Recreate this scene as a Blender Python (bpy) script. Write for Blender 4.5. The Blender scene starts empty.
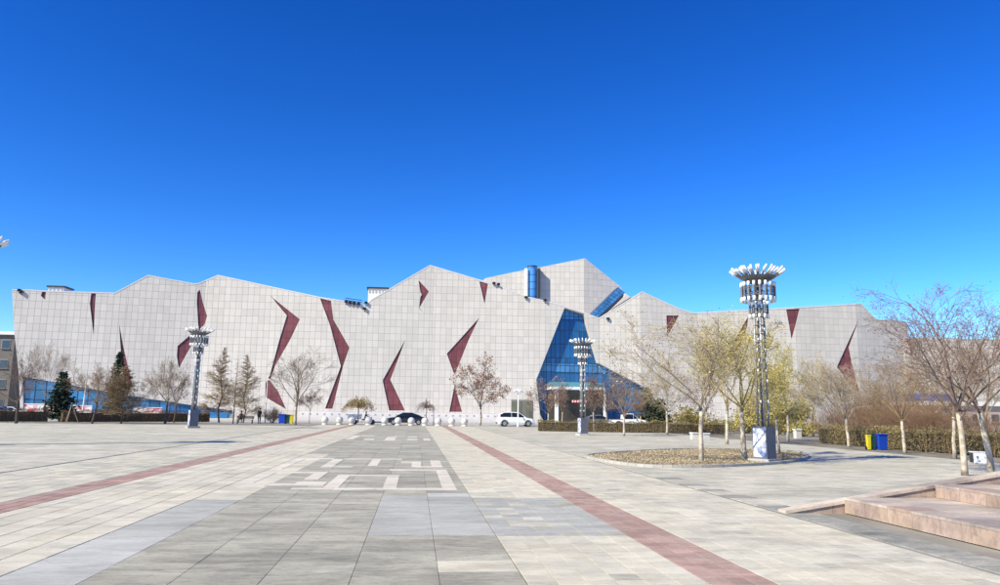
import bpy, bmesh, math, random
from mathutils import Vector, Matrix, Quaternion
from mathutils.geometry import delaunay_2d_cdt, tessellate_polygon
sc = bpy.context.scene
COL = sc.collection
R = math.radians
# ------------------------------------------------------------------ camera
F = 750.0; CAM_H = 1.7
ROLL = math.atan(.0135)
_c, _s = math.cos(ROLL), math.sin(ROLL)
def unroll(px, py):
    x = px - 500; y = 292.5 - py
    return x*_c - y*_s, x*_s + y*_c
_vx, _vy = unroll(415, 410.5)
PITCH = math.atan(-_vy/F)
YAW = math.atan(-_vx*math.cos(PITCH)/F)
FW = Vector((math.sin(YAW)*math.cos(PITCH), math.cos(YAW)*math.cos(PITCH), math.sin(PITCH)))
RT = Vector((math.cos(YAW), -math.sin(YAW), 0))
UP = RT.cross(FW)
def ray(px, py):
    x, y = unroll(px, py)
    return FW + RT*(x/F) + UP*(y/F)
def ground(px, py, z=0.0):
    d = ray(px, py); t = (z-CAM_H)/d.z
    return Vector((d.x*t, d.y*t, z))
def on_y(px, py, Y):
    d = ray(px, py); t = Y/d.y
    return Vector((d.x*t, Y, CAM_H + d.z*t))
cam_d = bpy.data.cameras.new('camera'); cam = bpy.data.objects.new('camera', cam_d); COL.objects.link(cam)
cam_d.sensor_width = 36; cam_d.lens = F/1000*36; cam_d.clip_end = 6000; cam_d.clip_start = .05
# image right/up in world after roll
ri = RT*_c + UP*_s; ui = UP*_c - RT*_s
cam.matrix_world = Matrix(((ri.x, ui.x, -FW.x, 0), (ri.y, ui.y, -FW.y, 0), (ri.z, ui.z, -FW.z, CAM_H), (0, 0, 0, 1)))
sc.camera = cam
# ------------------------------------------------------------------ light
SUN_EL = 38.0; SHX, SHY = .87, .49
w = bpy.data.worlds.new('World'); sc.world = w; w.use_nodes = True
nt = w.node_tree; nt.nodes.clear()
sky = nt.nodes.new('ShaderNodeTexSky'); sky.sky_type = 'NISHITA'; sky.sun_disc = False
sky.sun_elevation = R(SUN_EL); sky.sun_rotation = math.atan2(-SHX, -SHY)
sky.air_density = 1.0; sky.dust_density = 0.0; sky.ozone_density = 6.0; sky.altitude = 0
hs = nt.nodes.new('ShaderNodeHueSaturation'); hs.inputs['Saturation'].default_value = 1.25; hs.inputs['Hue'].default_value = .5065
gm = nt.nodes.new('ShaderNodeGamma'); gm.inputs[1].default_value = 1.4
bg = nt.nodes.new('ShaderNodeBackground'); bg.inputs[1].default_value = .0745
wo = nt.nodes.new('ShaderNodeOutputWorld')
nt.links.new(sky.outputs[0], hs.inputs['Color']); nt.links.new(hs.outputs[0], gm.inputs[0]); nt.links.new(gm.outputs[0], bg.inputs[0]); nt.links.new(bg.outputs[0], wo.inputs[0])
sl = bpy.data.lights.new('sun', 'SUN'); sl.energy = 5.0; sl.angle = R(.5); sl.color = (1, .925, .69)
so = bpy.data.objects.new('sun', sl); COL.objects.link(so)
_el = R(SUN_EL); _n = math.hypot(SHX, SHY)
so.rotation_euler = Vector((SHX/_n*math.cos(_el), SHY/_n*math.cos(_el), -math.sin(_el))).to_track_quat('-Z', 'Y').to_euler()
so.location = (-30, -30, 60)
vs = sc.view_settings; vs.view_transform = 'Standard'; vs.look = 'None'; vs.gamma = 1; vs.exposure = 0.5; vs.use_curve_mapping = False
# ------------------------------------------------------------------ helpers
def tag(o, label=None, cat=None, group=None, kind=None):
    if label: o['label'] = label
    if cat: o['category'] = cat
    if group: o['group'] = group
    if kind: o['kind'] = kind
    return o
def empty(name, loc=(0, 0, 0), rz=0, label=None, cat=None, group=None):
    o = bpy.data.objects.new(name, None); COL.objects.link(o)
    o.location = loc; o.rotation_euler = (0, 0, rz); o.empty_display_size = .3
    return tag(o, label, cat, group)
def link(name, me, parent=None, loc=None):
    o = bpy.data.objects.new(name, me); COL.objects.link(o)
    if parent: o.parent = parent
    if loc is not None: o.location = loc
    return o
def copy_tree(o, parent=None):
    c = o.copy(); COL.objects.link(c); c.parent = parent
    for ch in list(o.children): copy_tree(ch, c)
    return c
_mats = {}
def mat(name, col, rough=.8, var=.12, scale=3.0, island=0.0, bump=0.0, bscale=40.0, metal=0.0, spec=.4, col2=None, mixscale=.6, stretch=None, objrand=0.0, emit=None, coat=0.0, dirt=0.0):
    """procedural material: base colour, two octaves of noise, optional second colour patches, per piece variation and fine bump"""
    if name in _mats: return _mats[name]
    m = bpy.data.materials.new(name); m.use_nodes = True; _mats[name] = m
    t = m.node_tree; b = t.nodes['Principled BSDF']; L = t.links.new
    b.inputs['Roughness'].default_value = rough; b.inputs['Metallic'].default_value = metal
    b.inputs['Specular IOR Level'].default_value = spec; b.inputs['Coat Weight'].default_value = coat
    geo = t.nodes.new('ShaderNodeNewGeometry'); oi = t.nodes.new('ShaderNodeObjectInfo')
    mp = t.nodes.new('ShaderNodeMapping'); L(geo.outputs['Position'], mp.inputs[0])
    if stretch: mp.inputs['Scale'].default_value = stretch
    rgb = t.nodes.new('ShaderNodeRGB'); rgb.outputs[0].default_value = (*col, 1)
    cur = rgb.outputs[0]
    if col2:
        n2 = t.nodes.new('ShaderNodeTexNoise'); n2.inputs['Scale'].default_value = mixscale; n2.inputs['Detail'].default_value = 6; L(mp.outputs[0], n2.inputs[0])
        rp = t.nodes.new('ShaderNodeMapRange'); rp.inputs[1].default_value = .42; rp.inputs[2].default_value = .62; L(n2.outputs[0], rp.inputs[0])
        mx = t.nodes.new('ShaderNodeMixRGB'); L(rp.outputs[0], mx.inputs[0]); L(cur, mx.inputs[1]); mx.inputs[2].default_value = (*col2, 1); cur = mx.outputs[0]
    n = t.nodes.new('ShaderNodeTexNoise'); n.inputs['Scale'].default_value = scale; n.inputs['Detail'].default_value = 8; n.inputs['Roughness'].default_value = .65; L(mp.outputs[0], n.inputs[0])
    mr = t.nodes.new('ShaderNodeMapRange'); mr.inputs[1].default_value = .25; mr.inputs[2].default_value = .75
    mr.inputs[3].default_value = 1-var; mr.inputs[4].default_value = 1+var; L(n.outputs[0], mr.inputs[0])
    val = mr.outputs[0]
    if island or objrand:
        ad = t.nodes.new('ShaderNodeMath'); ad.operation = 'ADD'; L(geo.outputs['Random Per Island'], ad.inputs[0]); L(oi.outputs['Random'], ad.inputs[1])
        fr = t.nodes.new('ShaderNodeMath'); fr.operation = 'FRACT'; L(ad.outputs[0], fr.inputs[0])
        k = max(island, objrand)
        m2 = t.nodes.new('ShaderNodeMapRange'); m2.inputs[3].default_value = 1-k; m2.inputs[4].default_value = 1+k; L(fr.outputs[0], m2.inputs[0])
        mu = t.nodes.new('ShaderNodeMath'); mu.operation = 'MULTIPLY'; L(val, mu.inputs[0]); L(m2.outputs[0], mu.inputs[1]); val = mu.outputs[0]
    if dirt:
        for sc_, lo_, hi_, amt in ((.45, .42, .62, dirt), (1.9, .46, .60, dirt), (9, .5, .62, dirt*.8), (40, .52, .64, dirt)):
            nd = t.nodes.new('ShaderNodeTexNoise'); nd.inputs['Scale'].default_value = sc_; nd.inputs['Detail'].default_value = 7; nd.inputs['Roughness'].default_value = .7; nd.inputs['Distortion'].default_value = .4
            md_ = t.nodes.new('ShaderNodeMapping'); md_.inputs['Scale'].default_value = (.6, 1.5, 1); md_.inputs['Location'].default_value = (sc_*3.1, sc_*7.7, 0); L(geo.outputs['Position'], md_.inputs[0]); L(md_.outputs[0], nd.inputs[0])
            rd = t.nodes.new('ShaderNodeMapRange'); rd.inputs[1].default_value = lo_; rd.inputs[2].default_value = hi_; rd.inputs[3].default_value = 1.0; rd.inputs[4].default_value = 1-amt; L(nd.outputs[0], rd.inputs[0])
            mm = t.nodes.new('ShaderNodeMath'); mm.operation = 'MULTIPLY'; L(val, mm.inputs[0]); L(rd.outputs[0], mm.inputs[1]); val = mm.outputs[0]
    vm = t.nodes.new('ShaderNodeVectorMath'); vm.operation = 'SCALE'; L(cur, vm.inputs[0]); L(val, vm.inputs['Scale'])
    L(vm.outputs[0], b.inputs['Base Color'])
    if bump:
        nb = t.nodes.new('ShaderNodeTexNoise'); nb.inputs['Scale'].default_value = bscale; nb.inputs['Detail'].default_value = 4; L(geo.outputs['Position'], nb.inputs[0])
        bp = t.nodes.new('ShaderNodeBump'); bp.inputs['Strength'].default_value = bump; bp.inputs['Distance'].default_value = .02; L(nb.outputs[0], bp.inputs['Height']); L(bp.outputs[0], b.inputs['Normal'])
    if emit:
        b.inputs['Emission Color'].default_value = (*col, 1); b.inputs['Emission Strength'].default_value = emit
    return m
class MB:
    def __init__(s): s.v = []; s.f = []; s.m = []
    def quad(s, *p, mi=0):
        i = len(s.v); s.v.extend(tuple(q) for q in p); s.f.append(tuple(range(i, i+len(p)))); s.m.append(mi); return s
    def box(s, c, d, rz=0, M=None, mi=0, bottom=True, taper=1.0):
        hx, hy, hz = d[0]/2, d[1]/2, d[2]/2; i = len(s.v); cr, sr = math.cos(rz), math.sin(rz)
        for z, k in ((-hz, 1), (hz, taper)):
            for x, y in ((-hx, -hy), (hx, -hy), (hx, hy), (-hx, hy)):
                x *= k; y *= k
                p = Vector((x*cr - y*sr, x*sr + y*cr, z))
                if M: p = M @ p
                s.v.append((p.x + c[0], p.y + c[1], p.z + c[2]))
        fs = [(4, 5, 6, 7), (0, 1, 5, 4), (1, 2, 6, 5), (2, 3, 7, 6), (3, 0, 4, 7)]
        if bottom: fs.append((3, 2, 1, 0))
        for f in fs: s.f.append(tuple(i+a for a in f)); s.m.append(mi)
        return s
    def tube(s, pts, rad, n=6, mi=0, cap=True):
        pts = [Vector(p) for p in pts]
        base = len(s.v); d = (pts[-1]-pts[0])
        a = d.orthogonal().normalized() if d.length > 1e-9 else Vector((1, 0, 0))
        for k, p in enumerate(pts):
            if k == 0: t = pts[1]-pts[0]
            elif k == len(pts)-1: t = pts[-1]-pts[-2]
            else: t = pts[k+1]-pts[k-1]
            if t.length < 1e-9: t = Vector((0, 0, 1))
            t.normalize(); a = a - t*a.dot(t)
            a = a.normalized() if a.length > 1e-6 else t.orthogonal().normalized()
            b = t.cross(a); r = rad[k] if isinstance(rad, (list, tuple)) else rad
            for j in range(n):
                an = 2*math.pi*j/n; q = p + (a*math.cos(an) + b*math.sin(an))*r
                s.v.append((q.x, q.y, q.z))
        for k in range(len(pts)-1):
            for j in range(n):
                j2 = (j+1) % n
                s.f.append((base+k*n+j, base+k*n+j2, base+(k+1)*n+j2, base+(k+1)*n+j)); s.m.append(mi)
        if cap:
            s.f.append(tuple(base+j for j in range(n-1, -1, -1))); s.m.append(mi)
            e = base+(len(pts)-1)*n; s.f.append(tuple(e+j for j in range(n))); s.m.append(mi)
        return s
    def lathe(s, prof, n=16, c=(0, 0, 0), mi=0, M=None):
        base = len(s.v)
        for r, z in prof:
            for j in range(n):
                a = 2*math.pi*j/n; p = Vector((r*math.cos(a), r*math.sin(a), z))
                if M: p = M @ p
                s.v.append((p.x+c[0], p.y+c[1], p.z+c[2]))
        for k in range(len(prof)-1):
            for j in range(n):
                j2 = (j+1) % n
                s.f.append((base+k*n+j, base+k*n+j2, base+(k+1)*n+j2, base+(k+1)*n+j)); s.m.append(mi)
        s.f.append(tuple(base+j for j in range(n-1, -1, -1))); s.m.append(mi)
        e = base+(len(prof)-1)*n; s.f.append(tuple(e+j for j in range(n))); s.m.append(mi)
        return s
    def prism(s, poly, off, mi=0):
        """poly: 3-D points; off: extrusion vector"""
        i = len(s.v); n = len(poly); off = Vector(off)
        for p in poly: s.v.append(tuple(p))
        for p in poly: s.v.append(tuple(Vector(p)+off))
        s.f.append(tuple(range(i+n-1, i-1, -1))); s.m.append(mi); s.f.append(tuple(range(i+n, i+2*n))); s.m.append(mi)
        for k in range(n):
            k2 = (k+1) % n; s.f.append((i+k, i+k2, i+n+k2, i+n+k)); s.m.append(mi)
        return s
    def mesh(s, name, mats, smooth=False):
        me = bpy.data.meshes.new(name); me.from_pydata(s.v, [], s.f)
        if not isinstance(mats, (list, tuple)): mats = [mats]
        for m in mats: me.materials.append(m)
        if len(mats) > 1: me.polygons.foreach_set('material_index', s.m)
        if smooth: me.polygons.foreach_set('use_smooth', [True]*len(me.polygons))
        me.update(); return me
    def build(s, name, mats, parent=None, loc=None, smooth=False):
        return link(name, s.mesh(name, mats, smooth), parent, loc)
def fix_normals(o):
    bm = bmesh.new(); bm.from_mesh(o.data); bmesh.ops.recalc_face_normals(bm, faces=bm.faces); bm.to_mesh(o.data); bm.free(); return o
# ------------------------------------------------------------------ materials
M_WALL = mat('pale_stone_panel', (.61, .565, .515), .6, .09, .22, island=.055, stretch=(1, 1, .35))
M_JOINT = mat('panel_joint', (.40, .375, .365), .9, .1, 2)
M_RED = mat('maroon_panel', (.175, .05, .06), .5, .25, .5, island=.22)
M_REDJ = mat('maroon_joint', (.09, .035, .042), .9)
M_REVEAL = mat('maroon_reveal', (.13, .045, .055), .8)
M_ROOF = mat('roof_membrane', (.42, .40, .39), .9, .15, .4)
M_WHITE = mat('white_paint', (.78, .77, .75), .6, .05, 2)
M_DARK = mat('dark_metal', (.03, .032, .038), .5, .1, 4)
M_GLASSB = mat('blue_glass', (.012, .10, .27), .12, .25, .35, island=.25, spec=.6, metal=.25)
M_GLASSL = mat('light_blue_glass', (.06, .20, .42), .12, .2, .4, island=.2, spec=.6, metal=.2)
M_MULL = mat('blue_mullion', (.03, .08, .17), .4)
M_TEAL = mat('canopy_glass', (.10, .30, .36), .2, .15, 1, spec=.6)
# ================================================================== SETTING
def sheet(name, x0, x1, y0, y1, z, m, n=1):
    o = MB().quad((x0, y0, z), (x1, y0, z), (x1, y1, z), (x0, y1, z)).build(name, m)
    return tag(o, kind='structure')
sheet('ground', -2500, 2500, -300, 4500, -.05, mat('dry_ground', (.22, .19, .14), .95, .25, .05, bump=.4, bscale=6))
M_MORTAR = mat('dusty_joint', (.27, .25, .215), .95, .2, 1.2, col2=(.20, .185, .155), mixscale=.35)
sheet('plaza_bed', -60, 40, -8, 88.2, -.014, M_MORTAR)
# paving zones ------------------------------------------------------
M_SLAB = mat('grey_granite_slab', (.48, .455, .362), .75, .10, 2.2, objrand=.12, bump=.15, bscale=60, col2=(.50, .465, .37), mixscale=1.3, stretch=(.45, 1.6, 1), dirt=0.27)
M_SLABB = mat('blue_grey_slab', (.475, .47, .42), .75, .08, 2.5, objrand=.06, bump=.15, bscale=60, stretch=(.45, 1.6, 1), dirt=0.16)
M_SLABW = mat('white_granite_slab', (.54, .535, .49), .75, .08, 2.5, objrand=.05, bump=.15, bscale=60, stretch=(.5, 1.5, 1), dirt=0.16)
M_CREAM = mat('cream_border_stone', (.72, .66, .55), .75, .08, 3, objrand=.06, bump=.15, bscale=60, dirt=0.14)
M_BEIGE = mat('beige_paver', (.66, .605, .475), .85, .12, 1.6, objrand=.085, bump=.25, bscale=70, col2=(.62, .58, .475), mixscale=.5, dirt=.15)
M_REDP = mat('red_paver', (.46, .295, .245), .85, .12, 2, objrand=.12, bump=.25, bscale=70, col2=(.48, .345, .29), mixscale=.7, dirt=0.2)
M_GREYP = mat('grey_plaza_slab', (.565, .54, .435), .85, .12, .9, objrand=.06, bump=.2, bscale=50, col2=(.64, .60, .495), mixscale=.22, dirt=0.22)
M_STAIN = mat('stained_grey_slab', (.36, .355, .31), .85, .14, 1.1, objrand=.06, bump=.2, bscale=50, col2=(.43, .415, .36), mixscale=.6, dirt=0.3)
_pm = {}
def paver_mesh(wx, wy, m, h=.014):
    k = (round(wx, 3), round(wy, 3), m.name)
    if k not in _pm:
        mb = MB(); e = .0012; hx, hy = wx/2, wy/2
        # chamfered top: five upper faces and four sides
        o = [(-hx, -hy), (hx, -hy), (hx, hy), (-hx, hy)]; i = [(-hx+e, -hy+e), (hx-e, -hy+e), (hx-e, hy-e), (-hx+e, hy-e)]
        mb.v = [(x, y, -h-.01) for x, y in o] + [(x, y, -e) for x, y in o] + [(x, y, 0) for x, y in i]
        mb.f = [(8, 9, 10, 11)]
        for a in range(4):
            b = (a+1) % 4; mb.f.append((a, b, 4+b, 4+a)); mb.f.append((4+a, 4+b, 8+b, 8+a))
        mb.m = [0]*9
        _pm[k] = mb.mesh('paver', m)
    return _pm[k]
def pave(zone, xs, y0, y1, dy, matfn, gap=.008, limit=300, piece='paver', stagger=False, skip=None, z=0.0, sort=True):
    """a paved zone: the pieces that show largest are objects of their own, the rest one joined part"""
    rnd = random.Random(zone); root = empty(zone, ((xs[0]+xs[-1])/2, y0, 0)); root['kind'] = 'structure'
    ox, oy = root.location.x, root.location.y
    cells = []
    n = int((y1-y0)/dy)
    for c in range(len(xs)-1):
        st = (dy/2 if (stagger and c % 2) else 0)
        for r in range(n):
            yy0 = y0+r*dy+st; cx = (xs[c]+xs[c+1])/2; cy = yy0+dy/2
            if skip and skip(cx, cy): continue
            cells.append((cx, cy, xs[c+1]-xs[c]-gap, dy-gap))
    def vis(t):   # size in view, from the place's own entrance side
        d = math.hypot(t[0], t[1]); inside = abs(math.atan2(t[0]-t[1]*.10, max(t[1], .1))) < .72 and t[1] > 5
        return -1e6/d**3 if inside else -1/d
    cells.sort(key=vis)
    rest = {}
    for i, (cx, cy, wx, wy) in enumerate(cells):
        m = matfn(cx, cy, rnd); dz = z - rnd.random()*.0025
        if i < limit:
            o = link(piece, paver_mesh(wx, wy, m), root, (cx-ox, cy-oy, dz)); o.rotation_euler = (rnd.gauss(0, .0012), rnd.gauss(0, .0012), rnd.gauss(0, .0015))
        else: rest.setdefault(m.name, (m, MB()))[1].box((cx-ox, cy-oy, dz-.009), (wx, wy, .018), bottom=False)
    if rest:
        allm = MB(); ms = []
        for k, (m, mb) in rest.items():
            b = len(allm.v); allm.v += mb.v; allm.f += [tuple(a+b for a in f) for f in mb.f]; allm.m += [len(ms)]*len(mb.f); ms.append(m)
        tag(allm.build('distant_pavers' if zone != 'x' else piece, ms, root), kind='stuff')
    return root
def lin(a, b, n): return [a+(b-a)*i/n for i in range(n+1)]
def path_mat(x, y, rnd):
    if x < -3.2:
        if y < 10.8: return M_SLABW
        if y < 15.2: return M_SLABB
        return M_BEIGE if y < 30 else M_SLAB
    if x > -.6 and 11.0 < y < 15.4: return M_SLABB
    if x > .3 and 15.4 <= y < 16.3: return M_SLABW
    if x > .3 and 8.4 < y < 9.1: return M_BEIGE
    if y > 27.6 and rnd.random() < .12: return M_SLABB
    return M_SLAB
central = pave('central_path', [-4.08, -3.2, -2.34, -1.48, -.60, .30, 1.17], 4.2, 87.9, .6, path_mat, piece='slab', limit=300, gap=.006)
k = 0
for (x0, x1, y0, y1) in [(-2.6, .97, 16.85, 17.2), (.66, .97, 17.2, 22.1), (-.66, -.35, 17.2, 20.6), (-.66, .97, 22.1, 22.6), (-4.0, -3.25, 17.5, 18.3), (-4.0, -3.65, 18.3, 21.6), (-3.25, -2.7, 17.7, 18.2), (-3.65, -2.3, 21.1, 21.6), (-2.65, -2.3, 19.2, 21.1), (-2.7, -2.0, 17.7, 18.6), (-1.95, -1.62, 17.2, 20.3), (-1.95, -.66, 20.3, 20.6),
        (-4.05, -2.75, 27.05, 27.6), (-4.05, -3.7, 22.3, 27.05), (-2.75, -2.4, 23.3, 27.0), (-2.4, -.4, 27.0, 27.4), (-1.4, -1.1, 24, 27.0), (-.05, .25, 23.5, 25.9), (.25, .57, 23.5, 23.9), (.57, .9, 23.5, 26.6), (-2.4, -1.8, 23.3, 23.7), (-.4, -.05, 25.5, 25.9),
        (-4.0, -3.5, 45, 51.5), (-3.5, -2.6, 51, 52), (-2.9, -2.3, 44, 46), (-1.7, -1.1, 44, 50), (-.4, .2, 44.5, 46.5), (-.4, .2, 49, 50.5), (.55, .95, 44, 47.5)]:
    n = max(1, round(max(x1-x0, y1-y0)/.9)); rr = random.Random(k); k += 1
    for i in range(n):
        if x1-x0 > y1-y0: a, b, c, d = x0+(x1-x0)*i/n, x0+(x1-x0)*(i+1)/n, y0, y1
        else: a, b, c, d = x0, x1, y0+(y1-y0)*i/n, y0+(y1-y0)*(i+1)/n
        link('border_stone', paver_mesh(b-a-.006, d-c-.006, M_CREAM), central, ((a+b)/2-central.location.x, (c+d)/2-central.location.y, .005))
def beige_blue(x, y, rnd):
    if 10.6 < y < 15.5: return M_SLABB if rnd.random() < .8 else M_GREYP
    return M_BEIGE if rnd.random() > .05 else M_GREYP
def beige(x, y, rnd): return M_BEIGE if rnd.random() > .05 else M_GREYP
pave('beige_paving_beside_path', lin(1.18, 3.03, 6), 4.2, 87.9, .31, beige_blue)
pave('red_paving_band_right', lin(3.04, 3.74, 3), 4.2, 87.9, .235, lambda x, y, r: M_REDP, gap=.012)
pave('beige_paving_right', lin(3.75, 6.42, 9), 4.2, 87.9, .3, beige, gap=.007)
pave('beige_paving_left', [-6.49, -6.2, -5.78, -5.36, -4.95, -4.53, -4.09], 5.0, 87.9, .62, beige, gap=.016)
pave('red_paving_band_left', lin(-7.2, -6.5, 3), 7.0, 87.9, .235, lambda x, y, r: M_REDP, gap=.012)
pave('beige_paving_far_left', lin(-10.32, -7.21, 8), 9.0, 87.9, .4, lambda x, y, r: M_BEIGE if r.random() > .5 else M_GREYP, gap=.012)
STEP_X, STEP_Y = 7.66, 13.05
ISL = [(6.75, 29.3), (6.78, 26.6), (7.5, 24.2), (9.32, 24.0), (11.83, 25.3), (14.18, 27.4), (16.4, 30.6), (17.6, 34.0), (16.44, 36.0), (13.2, 35.6), (10.06, 33.4), (7.8, 31.0)]
def in_poly(x, y, P):
    c = False; j = len(P)-1
    for i in range(len(P)):
        xi, yi = P[i]; xj, yj = P[j]
        if (yi > y) != (yj > y) and x < (xj-xi)*(y-yi)/(yj-yi)+xi: c = not c
        j = i
    return c
def gp_mat(x, y, r):
    if y < 13.6 or (6.5 < x < 7.4 and y < 22 and r.random() < .35): return M_STAIN
    return M_GREYP
pave('grey_paving_right', lin(6.53, 22.4, 26), 5.0, 87.9, .61, gp_mat, skip=lambda x, y: (x > STEP_X-.3 and y < 13.5) or in_poly(x, y, ISL))
pave('grey_paving_left', lin(-44, -10.46, 55), 12.0, 79, .61, gp_mat, skip=lambda x, y: y > 79+(x+44)*.42)
# road and kerbs behind the bollards
sheet('road', -90, 60, 88.3, 106, -.008, mat('pale_concrete_road', (.40, .39, .37), .9, .12, .4, col2=(.33, .32, .30), mixscale=.15))
tag(MB().box((-15, 106.15, .02), (150, .3, .24)).build('kerb', mat('kerb_stone', (.5, .48, .45), .8)), kind='structure')
sheet('forecourt', -90, 60, 106.3, 124, .09, mat('forecourt_paving', (.50, .475, .45), .85, .1, .8, col2=(.45, .43, .40), mixscale=.2))
# planted strips
M_SOIL = mat('leaf_litter_soil', (.42, .35, .24), .95, .35, 6, col2=(.30, .24, .16), mixscale=1.1, bump=.8, bscale=20)
M_KERB = mat('grey_kerb', (.42, .40, .36), .85, .12, 3, island=.1)
# island bed: soil sheet, kerb ring
def smooth_loop(P, n=6):
    out = []; N = len(P)
    for i in range(N):
        p0, p1, p2, p3 = (Vector((*P[(i+j) % N], 0)) for j in (-1, 0, 1, 2))
        for k in range(n):
            t = k/n; out.append(.5*((2*p1) + (-p0+p2)*t + (2*p0-5*p1+4*p2-p3)*t*t + (-p0+3*p1-3*p2+p3)*t**3))
    return out
loop = smooth_loop(ISL)
bed = MB(); bed.f = [tuple(range(len(loop)))]; bed.v = [(p.x, p.y, .035) for p in loop]; bed.m = [0]
bed = tag(bed.build('planting_bed', M_SOIL), kind='structure')
kr = empty('bed_kerb', (loop[0].x, loop[0].y, 0), label='low grey stone kerb curving round the leaf-littered island bed', cat='kerb')
cen = Vector((12, 30, 0)); N = len(loop)
for i in range(N):
    a, b = loop[i], loop[(i+1) % N]; q = MB()
    ao, bo = a+(a-cen).normalized()*.16, b+(b-cen).normalized()*.16
    a2, b2 = a.lerp(b, .015), b.lerp(a, .015); ao2, bo2 = ao.lerp(bo, .015), bo.lerp(ao, .015)
    q.prism([Vector((p.x, p.y, -.02))-kr.location for p in (a2, b2, bo2, ao2)], (0, 0, .11))
    fix_normals(q.build('kerb_stone', M_KERB, kr))
def litter(name, n, fn, m, size, seed):
    r = random.Random(seed); mb = MB()
    for i in range(n):
        x, y = fn(r); s_ = size*r.uniform(.6, 1.4); a = r.random()*6.28; z = r.uniform(.04, .075)
        dx, dy = math.cos(a)*s_, math.sin(a)*s_
        mb.quad((x-dx, y-dy, z), (x+dy*.5, y-dx*.5, z+r.uniform(-.01, .03)), (x+dx, y+dy, z+r.uniform(-.01, .03)), (x-dy*.5, y+dx*.5, z))
    o = mb.build(name, m); return tag(o, kind='stuff')
def isl_pt(r):
    while 1:
        x, y = r.uniform(6.7, 17.6), r.uniform(23.9, 36)
        if in_poly(x, y, ISL): return x, y
M_LITTER = mat('dry_leaves', (.47, .39, .255), .9, .2, 1.2, island=.2, col2=(.30, .24, .16), mixscale=.5)
tag(litter('leaf_litter', 22000, isl_pt, M_LITTER, .028, 3), 'dry yellow leaves littering the island bed under the bare trees', 'leaves')
strip = MB().quad((22.5, 18, -.004), (27.5, 18, -.004), (27.5, 62, -.004), (22.5, 62, -.004)).build('hedge_bed', mat('bed_soil', (.17, .145, .11), .95, .35, 2, col2=(.27, .25, .21), mixscale=.8, bump=.6, bscale=15))
tag(strip, kind='structure')
strip = MB().quad((28, 30, -.02), (120, 30, -.02), (120, 130, -.02), (28, 130, -.02)).build('lawn', mat('dormant_grass', (.25, .20, .11), .95, .3, 1.0, bump=.5, bscale=10)); tag(strip, kind='structure')
# ------------------------------------------------------------------ steps
M_PINK = mat('pink_granite', (.49, .36, .28), .7, .13, 1.4, objrand=.09, bump=.2, bscale=60, col2=(.44, .33, .28), mixscale=.9, dirt=0.24)
M_TREAD = mat('pink_granite_tread', (.63, .53, .43), .75, .10, 1.6, objrand=.06, bump=.2, bscale=60, col2=(.40, .33, .29), mixscale=.7, dirt=0.2)
st = empty('granite_steps', (STEP_X, STEP_Y, 0), label='broad pink granite steps with a sloping side wall beside the plaza', cat='steps')
Y0 = -2.0
def P(x, y, z): return (x-STEP_X, y-STEP_Y, z)
rn = random.Random(5)
levels = [(STEP_X, 0, .27, 9.42), (9.42, .27, .50, 11.2), (11.2, .50, .73, 15.0)]
for li, (x, z0, z1, x2) in enumerate(levels):
    y = STEP_Y - .02
    while y > Y0:
        L = .62; ya = max(y-L, Y0)
        link('riser_slab', MB().box((0, 0, 0), (.06, y-ya-.008, z1-z0-.042)).mesh('riser', M_PINK), st, P(x+.03, (y+ya)/2, (z0+z1-.04)/2-.0))
        # tread edge slab and inner slab
        link('tread_slab', MB().box((0, 0, 0), (.5, y-ya-.006, .04)).mesh('tread', M_PINK if rn.random() < .2 else M_TREAD), st, P(x+.244, (y+ya)/2, z1-.02))
        xx = x+.488
        while xx < x2-.02:
            xe = min(xx+.7, x2+.02)
            link('tread_slab', MB().box((0, 0, 0), (xe-xx-.006, y-ya-.006, .04)).mesh('tread', M_TREAD), st, P((xx+xe)/2, (y+ya)/2, z1-.0215-rn.random()*.002)); xx = xe
        y = ya
core = MB()
for (x, z0, z1, x2) in levels: core.box(P(x+.06+(15-x-.06)/2, (STEP_Y+Y0)/2, (z0+z1)/2-.05), (15-x-.06, STEP_Y-Y0-.04, z1-z0))
core.build('bedding', M_MORTAR, st)
# sloping side wall with coping
def ztop(x): return max(.02, .045+(x-6.6)*.158)
x = 6.55
while x < 14.9:
    xe = min(x+.9, 15); a = (x+.004, xe-.004)
    q = MB(); q.prism([P(a[0], STEP_Y, -.02), P(a[1], STEP_Y, -.02), P(a[1], STEP_Y, ztop(a[1])-.05), P(a[0], STEP_Y, ztop(a[0])-.05)], (0, .22, 0)); fix_normals(q.build('wall_slab', M_PINK, st))
    q = MB(); q.prism([P(a[0], STEP_Y-.03, ztop(a[0])-.05), P(a[1], STEP_Y-.03, ztop(a[1])-.05), P(a[1], STEP_Y-.03, ztop(a[1])), P(a[0], STEP_Y-.03, ztop(a[0]))], (0, .29, 0)); fix_normals(q.build('coping_stone', M_TREAD, st))
    x = xe
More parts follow.
